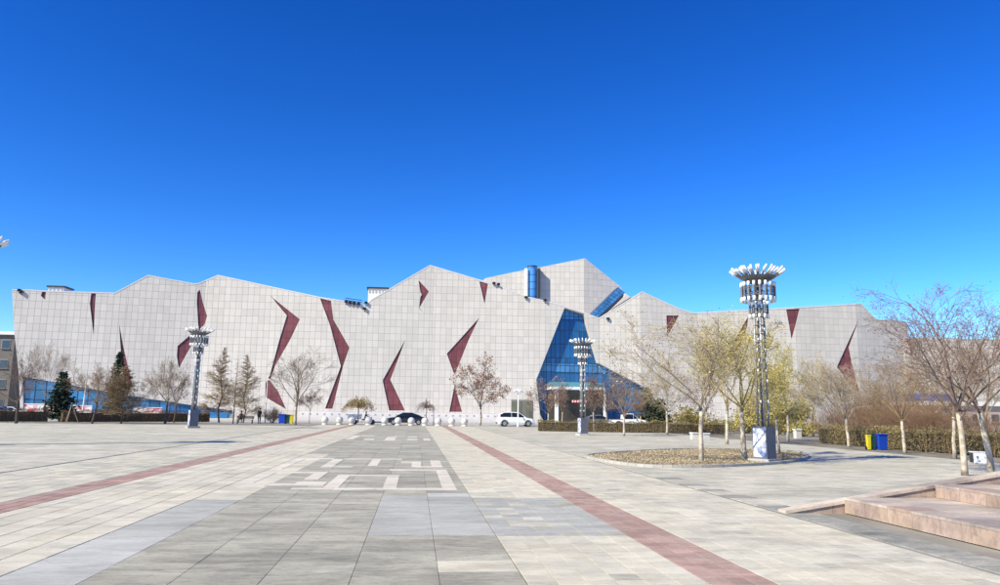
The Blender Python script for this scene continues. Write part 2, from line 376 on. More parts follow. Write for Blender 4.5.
# ================================================================== MUSEUM
BR = [(10, 122.8), (118, 124.4), (196, 125.7), (330, 125.0), (430, 125.4), (545, 124.8), (600, 125), (642, 124.4), (700, 125.2), (800, 124.7), (862, 125.5), (908, 127.5)]
def u_of(px, py): d = ray(px, py); return d.x/d.y
class Wall:
    """a folded wall standing on a ground-plan polyline; s runs along the plan, z is height"""
    def __init__(s, pts):
        s.p = pts; s.s = [0]
        for a, b in zip(pts, pts[1:]): s.s.append(s.s[-1]+(b-a).length)
    def sz(s, px, py):
        d = ray(px, py); dv = Vector((d.x, d.y)); n = len(s.p)
        for i in range(n-1):
            a, b = s.p[i], s.p[i+1]; e = b-a
            den = dv.x*e.y - dv.y*e.x
            t = (a.x*e.y - a.y*e.x)/den; k = (t*dv.x-a.x)/e.x if abs(e.x) > abs(e.y) else (t*dv.y-a.y)/e.y
            if (k >= 0 or i == 0) and (k <= 1 or i == n-2): return (s.s[i]+k*e.length, CAM_H+d.z*t)
    def at(s, q, z, off=0):
        i = 0
        while i < len(s.p)-2 and q > s.s[i+1]: i += 1
        a, b = s.p[i], s.p[i+1]; e = (b-a)/(s.s[i+1]-s.s[i]); p = a+e*(q-s.s[i])
        return Vector((p.x - e.y*off, p.y + e.x*off, z))
def split_edges(poly, cuts):
    out = []
    for i in range(len(poly)):
        a, b = poly[i], poly[(i+1) % len(poly)]; out.append(a)
        ts = sorted((c-a[0])/(b[0]-a[0]) for c in cuts if (c-a[0])*(c-b[0]) < -1e-6)
        for t in ts: out.append((a[0]+(b[0]-a[0])*t, a[1]+(b[1]-a[1])*t))
    return out
def arrangement(wall, outline, holes, ds, dz, z0=0.0, s0=0.0):
    """cells of the panel grid cut by the outline and the openings"""
    smin = min(p[0] for p in outline)-1; smax = max(p[0] for p in outline)+1; zmax = max(p[1] for p in outline)+1
    V, E = [], []
    def loop_(poly):
        b = len(V); V.extend(Vector(p) for p in poly)
        for i in range(len(poly)): E.append((b+i, b+(i+1) % len(poly)))
    loop_(outline)
    for h in holes: loop_(h)
    q = smin-((smin-s0) % ds)
    grid_s = []
    while q < smax: grid_s.append(q); q += ds
    for q in grid_s+[c for c in wall.s if smin < c < smax]:
        V.extend((Vector((q, -2)), Vector((q, zmax)))); E.append((len(V)-2, len(V)-1))
    z = z0+dz
    while z < zmax:
        V.extend((Vector((smin, z)), Vector((smax, z)))); E.append((len(V)-2, len(V)-1)); z += dz
    vo, eo, fo, _, _, _ = delaunay_2d_cdt(V, E, [], 3, 1e-4)
    res = {}
    for f in fo:
        pts = [vo[i] for i in f]
        if len(pts) < 3: continue
        best = -1
        for tri in tessellate_polygon([[Vector((p.x, p.y, 0)) for p in pts]]):
            a, b, c = (pts[i] for i in tri); ar = abs((b.x-a.x)*(c.y-a.y)-(c.x-a.x)*(b.y-a.y))
            if ar > best: best = ar; cx, cy = (a.x+b.x+c.x)/3, (a.y+b.y+c.y)/3
        if not in_poly(cx, cy, outline): continue
        g_ = 0
        for k_, h in enumerate(holes):
            if in_poly(cx, cy, h): g_ = k_+1; break
        res.setdefault(g_, []).append([(p.x, p.y) for p in pts])
    return res
def panels(name, wall, cells, mats, parent, off=0.0, gap=.022, depth=.025, kind='stuff'):
    bm = bmesh.new(); fs = []
    for c in cells:
        ar = sum(c[i][0]*c[(i+1) % len(c)][1]-c[(i+1) % len(c)][0]*c[i][1] for i in range(len(c)))/2
        if abs(ar) < 1e-4: continue
        if ar < 0: c = c[::-1]
        vs_ = [bm.verts.new(wall.at(q, z, off)) for q, z in c]
        try: f = bm.faces.new(vs_)
        except ValueError: continue
        if abs(ar) > .03: fs.append(f)
    bm.normal_update()
    bmesh.ops.inset_individual(bm, faces=fs, thickness=gap, depth=depth, use_even_offset=True)
    inner = set(fs)
    for f in bm.faces: f.material_index = 0 if f in inner else 1
    # faces must look towards -Y
    me = bpy.data.meshes.new(name)
    bm.normal_update(); bm.to_mesh(me); bm.free()
    for m in mats: me.materials.append(m)
    o = link(name, me, parent)
    if kind: o['kind'] = kind
    return o
def reveal(name, wall, poly, d0, d1, m, parent):
    mb = MB(); poly = split_edges(poly, wall.s)
    for i in range(len(poly)):
        a, b = poly[i], poly[(i+1) % len(poly)]
        mb.quad(wall.at(*a, d0), wall.at(*b, d0), wall.at(*b, d1), wall.at(*a, d1))
    return mb.build(name, m, parent)
mus = empty('museum_building', (0, 0, 0), label='vast pale stone-clad museum with folded rooflines, maroon cracks and a blue glass entrance', cat='museum')
fw = Wall([Vector((u_of(px, 411)*Y, Y)) for px, Y in BR])
top = [(12, 290), (30, 290), (40, 291), (91.4, 292.6), (115, 293.2), (148, 275.5), (192, 283.7), (197, 284), (218, 275.5), (319.8, 297.5), (358, 303.5), (365, 306), (372, 299.5), (430, 265.5), (479, 280), (492, 283.5), (527, 297.2), (545, 301), (564.6, 306.5), (585, 313), (599, 318.3), (620, 305.5), (642, 292), (678, 308.5), (694, 313.2), (786, 308.3), (861, 304), (876, 319.5), (905, 322), (908, 325)]
out = [fw.sz(*p) for p in top] + [(fw.sz(906, 345)[0], fw.sz(906, 345)[1]), (fw.sz(904, 400)[0], 0), (fw.sz(21, 410)[0], 0), fw.sz(19, 376), fw.sz(14, 330)]
FIS = [
 [(41.0, 295.8), (42.6, 291.4), (45.9, 291.6), (45.2, 299.5)],
 [(91.4, 293.4), (95.9, 293.5), (95.1, 304), (93.7, 334.3), (90, 303.5)],
 [(119.4, 325), (123, 345), (132.5, 386), (125, 391), (121.5, 360)],
 [(199.8, 289.8), (203, 303), (207, 316), (205, 323.5), (197, 336), (185.4, 356), (179, 368), (177, 356), (177.7, 346), (189.4, 336), (198.5, 326), (197, 303), (197.5, 292.5)],
 [(271.5, 297), (299.8, 319.4), (290, 340), (275, 366), (270, 381), (278.5, 392), (286, 409), (265.6, 397), (265.6, 383.5), (270, 375), (279.5, 340), (287, 315.5)],
 [(320.3, 298.6), (331, 301), (333.5, 320), (349.4, 347.7), (343, 366), (332.5, 408.6), (325.2, 408.6), (341, 366), (330, 324.6)],
 [(418.7, 280.5), (428.9, 291.5), (419.2, 308), (420.5, 297), (422, 294.5), (420.5, 292)],
 [(479.5, 281.5), (487.9, 284), (484.6, 303.6)],
 [(405.3, 340), (390.3, 379.7), (404.9, 410.5), (389.3, 410.5), (382.7, 380.4)],
 [(479, 318.2), (468.6, 340), (454.6, 375), (447, 353.7)],
 [(454.6, 385.8), (462, 411.8), (449.4, 411.8)],
 [(666.5, 315.6), (679, 315.6), (667.2, 336.8)],
 [(748, 317), (747.5, 326), (738, 352), (727, 356), (737, 336)],
 [(786.3, 309.6), (799.5, 308.9), (791.7, 339)],
 [(859, 318.3), (848.6, 347.5), (851.8, 363.2), (859.5, 392), (851.8, 388.4), (837, 366.8), (846, 347)],
]
fis = [[fw.sz(*p) for p in f] for f in FIS]
GL = [fw.sz(*p) for p in [(564.6, 307.9), (583.8, 313.9), (598, 363), (645, 387.5)]]
glass = GL + [(fw.sz(655, 416)[0], 0.01), (fw.sz(541, 416)[0], 0.01), fw.sz(536.4, 379.7)]
low = [fw.sz(*p) for p in [(22.5, 376.5), (75, 386), (130, 396), (190, 405), (232, 410.5)]] + [(fw.sz(234, 414)[0], .01), (fw.sz(23, 410)[0]+.2, .01)]
holes = fis + [glass, low]
DS, DZ = .93, 1.17
cells = arrangement(fw, out, holes, DS, DZ, z0=.2)
panels('wall_panels', fw, cells[0], [M_WALL, M_JOINT], mus)
for i, f in enumerate(fis):
    if i+1 in cells:
        o = panels('maroon_fissure', fw, cells[i+1], [M_RED, M_REDJ], mus, off=.14, kind=None)
        reveal('reveal', fw, f, .0, .15, M_REVEAL, o)
def glazing(name, wall, poly, off, ds, dz, mats, parent, z0=0.0, gap=.06):
    c = arrangement(wall, poly, [], ds, dz, z0=z0)
    o = panels(name, wall, c[0], mats, parent, off=off, gap=gap, depth=-.05)
    return o
g1 = glazing('entrance_glazing', fw, glass, 1.2, .8, 2.35, [M_GLASSB, M_MULL], mus, z0=1.5)
reveal('reveal', fw, glass, 0, 1.2, M_WALL, g1)
# lighter glazed bands on the entrance glass
for (y0, y1, m) in ((309, 319, M_GLASSL), (363, 372, M_GLASSL)):
    za = fw.sz(575, y1)[1]; zb = fw.sz(575, y0)[1]
    pts = []
    # clip glass polygon between za and zb
    def clip(poly, zc, keep_above):
        res = []
        for i in range(len(poly)):
            a, b = poly[i], poly[(i+1) % len(poly)]; ia = (a[1] >= zc) == keep_above; ib = (b[1] >= zc) == keep_above
            if ia: res.append(a)
            if ia != ib: t = (zc-a[1])/(b[1]-a[1]); res.append((a[0]+(b[0]-a[0])*t, zc))
        return res
    pts = clip(clip(glass, za, True), zb, False)
    if len(pts) > 2: glazing('light_glazing_band', fw, pts, 1.08, .8, 1.2, [m, M_MULL], mus)
g2 = glazing('lower_glazing', fw, low, .35, 1.5, 1.5, [mat('low_blue_glass', (.025, .17, .40), .12, .25, .35, island=.35, spec=.6, metal=.2), mat('steel_mullion', (.03, .06, .13), .4)], mus, z0=-.4, gap=.085)
reveal('reveal', fw, low, 0, .35, M_WALL, g2)
def shell(name, wall, poly, depth, m, parent):
    mb = MB(); poly = split_edges(poly, wall.s)
    for i in range(len(poly)):
        a, b = poly[i], poly[(i+1) % len(poly)]
        A, B = wall.at(*a), wall.at(*b)
        mb.quad(A, B, B+Vector((0, depth, 0)), A+Vector((0, depth, 0)))
    return mb.build(name, m, parent)
shell('roof_and_flanks', fw, out, 34, M_ROOF, mus)
# parapet capping along the roofline
cp = MB(); tp = split_edges([fw.sz(*p) for p in top], fw.s)
tp = tp[:tp.index(fw.sz(*top[-1]))+1]
for a, b in zip(tp, tp[1:]):
    A, B = fw.at(*a, -.06), fw.at(*b, -.06); Vz = Vector((0, 0, .16)); D = Vector((0, .6, 0))
    cp.prism([A-Vz*.6, B-Vz*.6, B+Vz*.6, A+Vz*.6], D)
fix_normals(cp.build('parapet_cap', mat('capping', (.66, .63, .62), .5), mus))
# white plinth with a row of small vents
pl = MB(); v_ = MB(); s_a, s_b = fw.sz(300, 411)[0], fw.sz(512, 411)[0]
q = s_a; cuts = [s_a]+[c for c in fw.s if s_a < c < s_b]+[s_b]
for a, b in zip(cuts, cuts[1:]):
    A, B = fw.at(a, 0, -.35), fw.at(b, 0, -.35); A2, B2 = fw.at(a, 0, -.02), fw.at(b, 0, -.02)
    pl.prism([A, B, B2, A2], (0, 0, 1.35))
pl = fix_normals(pl.build('plinth', mat('white_plinth', (.68, .65, .64), .7, .06, .8), mus))
q = s_a+.5
while q < s_b-.3:
    p = fw.at(q, .95, -.36); MB().box((p.x, p.y, p.z), (.3, .05, .22)).build('vent', M_JOINT, pl); q += 1.15
# rear block -------------------------------------------------------
rw = Wall([Vector((u_of(470, 411)*141, 141)), Vector((u_of(585, 411)*139, 139)), Vector((u_of(660, 411)*142, 142))])
rtop = [(482, 281), (486, 278), (527, 269.3), (540, 267.3), (585, 258.3), (621, 287), (626, 300)]
rout = [rw.sz(*p) for p in rtop]+[(rw.sz(626, 330)[0], 14), (rw.sz(482, 300)[0], 14)]
rc = arrangement(rw, rout, [], DS, DZ, z0=.2)
panels('rear_wall_panels', rw, rc[0], [M_WALL, M_JOINT], mus)
shell('rear_roof', rw, rout, 18, M_ROOF, mus)
# glazed stair turret in the rear block
p0 = on_y(532.5, 298, 138.8); p1 = on_y(533, 266.5, 138.8); tr = empty_ = None
tb = MB().lathe([(.88, p0.z-3), (.88, p1.z)], 20, (p0.x, p0.y+.55, 0)).build('stair_turret', mat('turret_glass', (.13, .36, .66), .1, .15, .5, spec=.7, metal=.35), mus, smooth=False)
for kz in range(7):
    z = p0.z-2.5+kz*(p1.z-p0.z+2.5)/6.2; MB().lathe([(.91, z), (.91, z+.10)], 20, (p0.x, p0.y+.55, 0)).build('ring_band', M_MULL, tb)
MB().lathe([(.96, p1.z), (.96, p1.z+.18)], 20, (p0.x, p0.y+.55, 0)).build('turret_cap', M_DARK, tb)
for (x_, mm, ww) in ((525.8, M_WHITE, .5), (539, M_DARK, .25)):
    a, b = on_y(x_, 298, 138.7), on_y(x_, 268.5, 138.7); MB().box((a.x, a.y, (a.z+b.z)/2), (ww, .7, b.z-a.z)).build('turret_jamb', mm, mus)
# slanted skylight between rear block and right hand roof
def pxpoly(pts, Y): return [on_y(x_, y_, Y) for x_, y_ in pts]
sk = MB(); nsk = 11
A0, A1 = Vector((590.4, 314.5)), Vector((618.4, 287.8)); B0, B1 = Vector((598.4, 317.3)), Vector((624.8, 292.9))
sko = empty('x'); bpy.data.objects.remove(sko)
base = MB().prism(pxpoly([(590, 315), (598.6, 318), (625.2, 293), (618.2, 287.2)], 129.5), (0, 3.2, 0)); base = fix_normals(base.build('skylight', M_MULL, mus))
for i in range(nsk):
    for j in range(2):
        t0, t1 = (i+.06)/nsk, (i+.94)/nsk; r0, r1 = .03+j*.49, .47+j*.49
        def q_(t, r): a = A0.lerp(A1, t); b = B0.lerp(B1, t); c = a.lerp(b, r); return (c.x, c.y)
        fix_normals(MB().prism(pxpoly([q_(t0, r0), q_(t0, r1), q_(t1, r1), q_(t1, r0)], 129.44), (0, .05, 0)).build('pane', M_GLASSL, base))
fix_normals(MB().prism(pxpoly([(598.6, 318), (602, 318.5), (626.5, 295), (625.2, 293)], 129.2), (0, 3, 0)).build('skylight_flank', M_DARK, mus))
fix_normals(MB().prism(pxpoly([(603, 317.5), (613, 310), (631.2, 297.4), (625, 293.2), (624, 297)], 128.6), (0, 3, 0)).build('gable_parapet', M_WALL, mus))
fix_normals(MB().prism(pxpoly([(603, 318), (613, 311), (631.2, 298.2), (631, 297), (612, 309)], 128.3), (0, .2, 0)).build('gable_trim', M_DARK, mus))
# roof plant
def roof_unit(px0, px1, py0, py1, Y, parent=mus):
    a, b = on_y(px0, py1, Y), on_y(px1, py0, Y); z0, z1 = a.z-2, b.z
    o = MB().box(((a.x+b.x)/2, Y+1.5, (z0+z1)/2), (b.x-a.x, 3, z1-z0)).build('roof_unit', M_WHITE, parent)
    MB().box(((a.x+b.x)/2, Y+1.5, z1+.12), (b.x-a.x+.5, 3.4, .25)).build('unit_lid', M_DARK, o)
    n = max(3, int((b.x-a.x)/.5))
    for i in range(n): MB().box((a.x+(i+.5)*(b.x-a.x)/n, Y-.02, z1-.55), (.3, .04, .5)).build('louvre', M_JOINT, o)
roof_unit(367.8, 387.5, 289, 302, 127); roof_unit(48, 64, 287.5, 293, 129)
for (px, py) in ((19, 290.5), (21, 292), (346, 302), (350, 302.8), (354, 303.3), (358.5, 304), (366, 303), (364.5, 309), (494, 283.5), (498.5, 284.5), (526, 297.6), (545, 300.5), (608, 319)):
    p = on_y(px, py, fw.at(fw.sz(px, py)[0], 0).y-.25)
    o = MB().box((p.x, p.y, p.z+.05), (.45, .35, .4), rz=.4).build('floodlight', M_DARK, mus)
    MB().tube([(p.x, p.y, p.z-.25), (p.x, p.y+.3, p.z-.45)], .05, 5).build('bracket', M_DARK, o)
pt = [on_y(px, py, 127) for px, py in ((345, 301.5), (362, 304))]
for dz in (.25, .6): MB().tube([pt[0]+Vector((0, 0, dz)), pt[1]+Vector((0, 0, dz))], .06, 6).build('roof_pipe', M_DARK, mus)
# entrance details
def fbox(px0, px1, py0, py1, off, th, name, m, parent=mus, z0=None):
    a, b = fw.sz(px0, py1), fw.sz(px1, py0); A = fw.at(a[0], 0, off); B = fw.at(b[0], 0, off); lo = a[1] if z0 is None else z0
    mb = MB(); mb.prism([Vector((A.x, A.y, lo)), Vector((B.x, B.y, lo)), Vector((B.x, B.y, b[1])), Vector((A.x, A.y, b[1]))], (0, th, 0))
    return fix_normals(mb.build(name, m, parent))
can = fbox(548, 601, 383.5, 388, -3.2, 4.3, 'canopy', M_TEAL)
fbox(547.5, 601.5, 388, 389.6, -3.3, 4.4, 'canopy_beam', M_WHITE, can)
for px in (553.3, 601.2): fbox(px-1.6, px+1.6, 389.8, 420, -2.9, .55, 'pillar', M_WHITE, z0=0)
dz_ = fbox(549, 602, 393, 420, .9, .12, 'door_wall', mat('bronze_door', (.10, .075, .05), .4, .3, .6), z0=.02)
for i in range(9):
    x0 = 550+i*5.75; fbox(x0, x0+4.6, 397, 420, .82, .06, 'door', mat('door_glass', (.055, .05, .045), .15, .4, .8, island=.3, spec=.6), dz_, z0=.12)
bn = fbox(567, 582, 400, 403.2, -3.35, .06, 'banner', mat('red_cloth', (.28, .03, .03), .8))
for i in range(6): fbox(567.6+i*2.5, 569+i*2.5, 400.7, 402.4, -3.37, .02, 'banner_mark', M_WHITE, bn)
sd = fbox(511, 533, 400, 420, -.06, .05, 'side_door_frame', mat('door_frame', (.22, .22, .19), .6), z0=.05)
for i in range(4): fbox(511.6+i*5.4, 516.2+i*5.4, 401, 420, -.12, .05, 'side_door', mat('side_door_panel', (.135, .135, .10), .35, .3, .7, island=.2), sd, z0=.15)
# lower right wing
ww_ = Wall([Vector((u_of(905, 411)*126.9, 126.9)), Vector((u_of(1030, 411)*126, 126))])
wout = [ww_.sz(*p) for p in [(905.5, 337.4), (908, 337.5), (985, 339), (1028, 342)]]+[(ww_.sz(1028, 400)[0], 0), (ww_.sz(904.5, 400)[0], 0)]
wf = [ww_.sz(*p) for p in [(906.2, 338.6), (910.4, 338.8), (913.4, 360)]]
wc = arrangement(ww_, wout, [wf], DS, DZ, z0=.2)
panels('wing_wall_panels', ww_, wc[0], [M_WALL, M_JOINT], mus)
o = panels('maroon_fissure', ww_, wc[1], [M_RED, M_REDJ], mus, off=.14, kind=None); reveal('reveal', ww_, wf, 0, .15, M_REVEAL, o)
shell('wing_roof', ww_, wout, 25, M_ROOF, mus)
#@@PART2
# ================================================================== TREES
def M3(v, ang, rnd):
    """rotate direction v by ang about a random axis square to it"""
    ax = v.orthogonal().normalized(); ax.rotate(Quaternion(v.normalized(), rnd.random()*6.2832))
    q = v.copy(); q.rotate(Quaternion(ax, ang)); return q
BARK = mat('grey_bark', (.17, .135, .105), .95, .3, 8, col2=(.10, .08, .06), mixscale=4, bump=.6, bscale=40)
BARKD = mat('dark_bark', (.095, .072, .055), .95, .3, 8, bump=.6, bscale=40)
LIME = mat('lime_wash', (.56, .49, .39), .9, .25, 7, col2=(.33, .27, .20), mixscale=4, bump=.3, bscale=60)
TWIG = {'grey': mat('grey_twig', (.21, .165, .125), .95, .25, 2), 'brown': mat('brown_twig', (.235, .165, .10), .95, .3, 2), 'tan': mat('tan_twig', (.31, .225, .13), .95, .25, 2), 'purple': mat('purple_brown_twig', (.185, .13, .105), .95, .25, 2),
        'olive': mat('olive_twig', (.30, .24, .10), .95, .3, 2), 'red': mat('reddish_twig', (.19, .115, .07), .95, .3, 1), 'pale': mat('pale_twig', (.33, .265, .19), .95, .25, 2)}
LEAF = {'bud': mat('yellow_green_bud', (.42, .36, .11), .8, .3, 3, island=.35), 'dry': mat('dry_pink_brown_leaf', (.36, .22, .15), .85, .3, 3, island=.35), 'needle': mat('spruce_needle', (.028, .05, .026), .8, .35, 2, island=.4),
        'tan': mat('tan_dead_leaf', (.32, .22, .10), .85, .3, 3, island=.35), 'tip': mat('purple_bud', (.22, .15, .15), .85, .3, 3, island=.3), 'russet': mat('russet_leaf', (.17, .10, .055), .85, .4, 1.5, island=.4), 'hedge': mat('hedge_leaf', (.22, .17, .07), .85, .35, 2.5, island=.4), 'juniper': mat('juniper', (.05, .065, .03), .85, .35, 2, island=.4)}
def leafs(mb, p, n, spread, size, rnd):
    for i in range(n):
        q = p+Vector((rnd.gauss(0, 1), rnd.gauss(0, 1), rnd.gauss(0, 1)))*spread
        a = Vector((rnd.gauss(0, 1), rnd.gauss(0, 1), rnd.gauss(0, 1))).normalized()*size*rnd.uniform(.6, 1.3); b = a.orthogonal()*.55
        mb.quad(q-a, q+b, q+a, q-b)
def gen_tree(seed, kind, H=5.5, W=4.0, r0=.09, fork=.32, dense=1.0, leaf=0, lsize=.05, lean=0, rmin=.004):
    rnd = random.Random(seed); tr, cr, lf = MB(), MB(), MB()
    tips = []; segs = []
    def br(p, d, L, r, lev, maxlev, up, ratio, ang, kids, first=.3, wob=.16):
        n = 4 if lev <= 2 else 3; pts = [p]; rr = [r]; dirs = [d]
        for i in range(n):
            d = (d+Vector((rnd.gauss(0, wob), rnd.gauss(0, wob), rnd.gauss(0, wob)+up))).normalized()
            p = p+d*(L/n); pts.append(p); rr.append(r*(1-(i+1)/n*.62)); dirs.append(d)
        segs.append((pts, rr, lev))
        if lev >= maxlev: tips.append(p); return
        k = kids[min(lev, len(kids)-1)]; k = max(1, int(k*dense+rnd.random()))
        for j in range(k):
            t = first+(1-first)*(j+rnd.random()*.8)/k; f = t*n; i = min(int(f), n-1)
            q = pts[i].lerp(pts[i+1], f-i); rl = rr[i]*.55 if j < k-1 else rr[-1]*.9
            br(q, M3(dirs[i+1], rnd.uniform(*ang), rnd), L*ratio*rnd.uniform(.7, 1.15)*(1.15-.45*t), max(rl*rnd.uniform(.6, .95), rmin), lev+1, maxlev, up, ratio, ang, kids, .25, wob)
    if kind in ('vase', 'round'):
        fh = H*fork; pts = [Vector((0, 0, 0))]; d = Vector((lean, rnd.gauss(0, .02), 1)).normalized()
        for i in range(5): pts.append(pts[-1]+d*fh/5+Vector((rnd.gauss(0, .012), rnd.gauss(0, .012), 0))*fh)
        rr = [r0*1.25, r0*1.05, r0*.98, r0*.92, r0*.88, r0*.8]; tr.tube(pts, rr, 10)
        nl = rnd.randint(6, 7) if kind == 'vase' else rnd.randint(7, 9)
        for j in range(nl):
            a = 6.2832*(j+rnd.uniform(-.3, .3))/nl; inc = rnd.uniform(.28, .72) if kind == 'vase' else rnd.uniform(.25, 1.25)
            if j == 0: inc = .12
            dd = Vector((math.cos(a)*math.sin(inc), math.sin(a)*math.sin(inc), math.cos(inc)))
            st_ = pts[-1] if j < 4 else pts[-2].lerp(pts[-1], rnd.random()); br(st_, dd, (H-fh)*rnd.uniform(.62, .85), r0*rnd.uniform(.27, .42), 1, 4, .05 if kind == 'vase' else .025, .54, (.4, .95), (7, 8, 8, 6))
    elif kind == 'larch':
        pts = [Vector((rnd.gauss(0, .012)*H*(i > 0), rnd.gauss(0, .012)*H*(i > 0), H*i/6)) for i in range(7)]; tr.tube(pts, [r0*(1-.93*i/6) for i in range(7)], 8)
        nb = int(150*dense)
        for j in range(nb):
            t = .1+.88*(j+rnd.random())/nb; f = t*6; i = min(int(f), 5); q = pts[i].lerp(pts[i+1], f-i); a = rnd.random()*6.2832
            dd = Vector((math.cos(a), math.sin(a), rnd.uniform(.35, 1.2))).normalized(); Lb = W*.5*(1-t*.9)*rnd.uniform(.5, 1.15)*(.75+.25*min(1, t*4))
            br(q, dd, Lb, .016, 2, 4, .05, .5, (.5, 1.0), (1, 1, 9, 5))
    elif kind == 'weep':
        fh = H*fork; pts = [Vector((0, 0, fh*i/4))+Vector((rnd.gauss(0, .02), rnd.gauss(0, .02), 0)) for i in range(5)]; tr.tube(pts, [r0*1.2, r0, r0*.95, r0*.9, r0*.85], 8)
        for j in range(int(26*dense)):
            a = 6.2832*j/26*1.618; inc = rnd.uniform(.15, 1.25)
            d = Vector((math.cos(a)*math.sin(inc), math.sin(a)*math.sin(inc), math.cos(inc)*1.1)); p = pts[-1].copy(); pp = [p]; n = 7; L = W*.62*rnd.uniform(.75, 1.1)
            for i in range(n): p = p+d.normalized()*L/n; d = d+Vector((rnd.gauss(0, .08), rnd.gauss(0, .08), -.16-.05*i)); pp.append(p)
            segs.append((pp, [.03*(1-.8*i/n) for i in range(n+1)], 2))
            for i in range(2, n+1):
                for _ in range(5): br(pp[i], (d.normalized()+Vector((rnd.gauss(0, .6), rnd.gauss(0, .6), -.3))).normalized(), L*.28*rnd.uniform(.5, 1.2), .008, 4, 4, -.12, .5, (.4, .9), (2,))
    elif kind == 'bush':
        tr.tube([(0, 0, 0), (0, 0, H*.12)], [r0, r0*.6], 6)
        for j in range(int(22*dense)):
            a = rnd.random()*6.2832; inc = rnd.uniform(.05, .95); dd = Vector((math.cos(a)*math.sin(inc), math.sin(a)*math.sin(inc), math.cos(inc)))
            br(Vector((math.cos(a)*W*.06, math.sin(a)*W*.06, 0)), dd, H*rnd.uniform(.6, .95), .014, 2, 4, .03, .48, (.25, .8), (5, 5, 6, 4), .2)
    elif kind == 'conifer':
        pts = [Vector((0, 0, H*i/5)) for i in range(6)]; tr.tube(pts, [r0*(1-.95*i/5) for i in range(6)], 8)
        nb = int(150*dense)
        for j in range(nb):
            t = .06+.92*j/nb; a = j*2.4+rnd.uniform(-.4, .4); L = W*.5*(1-t)**.85*rnd.uniform(.7, 1.15)+.06; dd = Vector((math.cos(a), math.sin(a), rnd.uniform(-.12, .25)+t*.5)).normalized(); q = Vector((0, 0, H*t))
            segs.append(([q, q+dd*L*.6, q+dd*L+Vector((0, 0, -.05*L))], [.02, .014, .006], 3))
            for m_ in range(int(9+16*(1-t))):
                u = rnd.uniform(.12, 1); leafs(lf, q+dd*L*u+Vector((rnd.gauss(0, .05), rnd.gauss(0, .05), rnd.gauss(0, .04))), 2, .055*W/3, .10*W/3, rnd)
    if rmin > .005: segs = [(pts, [max(r_, rmin*.7) for r_ in rr], lev) for pts, rr, lev in segs]
    for pts, rr, lev in segs: cr.tube(pts, rr, 6 if lev <= 1 else (4 if lev == 2 else 3), cap=False)
    if leaf:
        for p in tips:
            if rnd.random() < .9: leafs(lf, p, leaf if leaf >= 1 else (1 if rnd.random() < leaf else 0), .07, lsize, rnd)
    # fit the crown to the wanted height and spread
    allv = cr.v if cr.v else lf.v
    zs = sorted(v[2] for v in allv); xs_ = sorted(v[0] for v in allv); ys_ = sorted(v[1] for v in allv)
    n = len(zs); zt = zs[int(n*.997)]; wx = xs_[int(n*.985)]-xs_[int(n*.015)]; wy = ys_[int(n*.985)]-ys_[int(n*.015)]
    zb = H*fork if kind in ('vase', 'round', 'weep') else 0
    sz = (H-zb)/max(zt-zb, .1); sx = W/max((wx+wy)/2, .1)
    if kind in ('larch', 'conifer'): sz = 1
    x0 = lean*H*fork
    def T(v): return ((v[0]-x0)*sx+x0, v[1]*sx, zb+(v[2]-zb)*sz)
    cr.v = [T(v) for v in cr.v]; lf.v = [T(v) for v in lf.v]
    return tr, cr, lf
PROTO = {}
def tree(name, px, py, ytop, W, kind, label, group=None, twig='grey', leaf=0, leafm='bud', lsize=.05, r0=.09, fork=.32, dense=1.0, lime=True, seed=None, bark=None, lean=0, share=None, Y=None, base_z=0.0, H=None):
    g0 = ground(px, py) if Y is None else Vector((on_y(px, 411, Y).x, Y, base_z))
    if H is None: H = on_y(px, ytop, g0.y).z-base_z
    key = share
    if key and key in PROTO:
        P0, H0, W0 = PROTO[key]; o = copy_tree(P0); o.location = g0
        o.scale = (W/W0, W/W0, H/H0); o.rotation_euler.z = (px*7.3) % 6.28
        o.name = name; tag(o, label, 'tree', group); return o
    tr, cr, lf = gen_tree(seed if seed is not None else int(px*13+py), kind, H, W, r0, fork, dense, leaf, lsize, lean, rmin=.008 if g0.y > 55 else .004)
    o = empty(name, g0, 0, label, 'bush' if kind == 'bush' else 'tree', group)
    t = tr.build('trunk', bark or BARK, o, smooth=True)
    if lime:
        hb = min(1.9, H*fork*.93); n = len(tr.v)//10
        L = MB(); rr = []; pp = []
        for k in range(6):
            ring = tr.v[k*10:(k+1)*10]; c = Vector((sum(v[0] for v in ring)/10, sum(v[1] for v in ring)/10, sum(v[2] for v in ring)/10)); pp.append(c); rr.append((Vector(ring[0])-c).length)
        P2 = [p for p in pp if p.z <= hb]; R2 = [r*1.0+.006 for p, r in zip(pp, rr) if p.z <= hb]
        for k in range(1, 6):
            if pp[k].z > hb: f = (hb-pp[k-1].z)/(pp[k].z-pp[k-1].z); P2.append(pp[k-1].lerp(pp[k], f)); R2.append(rr[k-1]+(rr[k]-rr[k-1])*f+.006); break
        L.tube(P2, R2, 10); L.build('lime_wash_band', LIME, t, smooth=True)
    c = cr.build('crown', TWIG[twig], o)
    if lf.f: lf.build('leaves', LEAF[leafm], c if kind != 'conifer' else o)
    if key: PROTO[key] = (o, H, W)
    return o
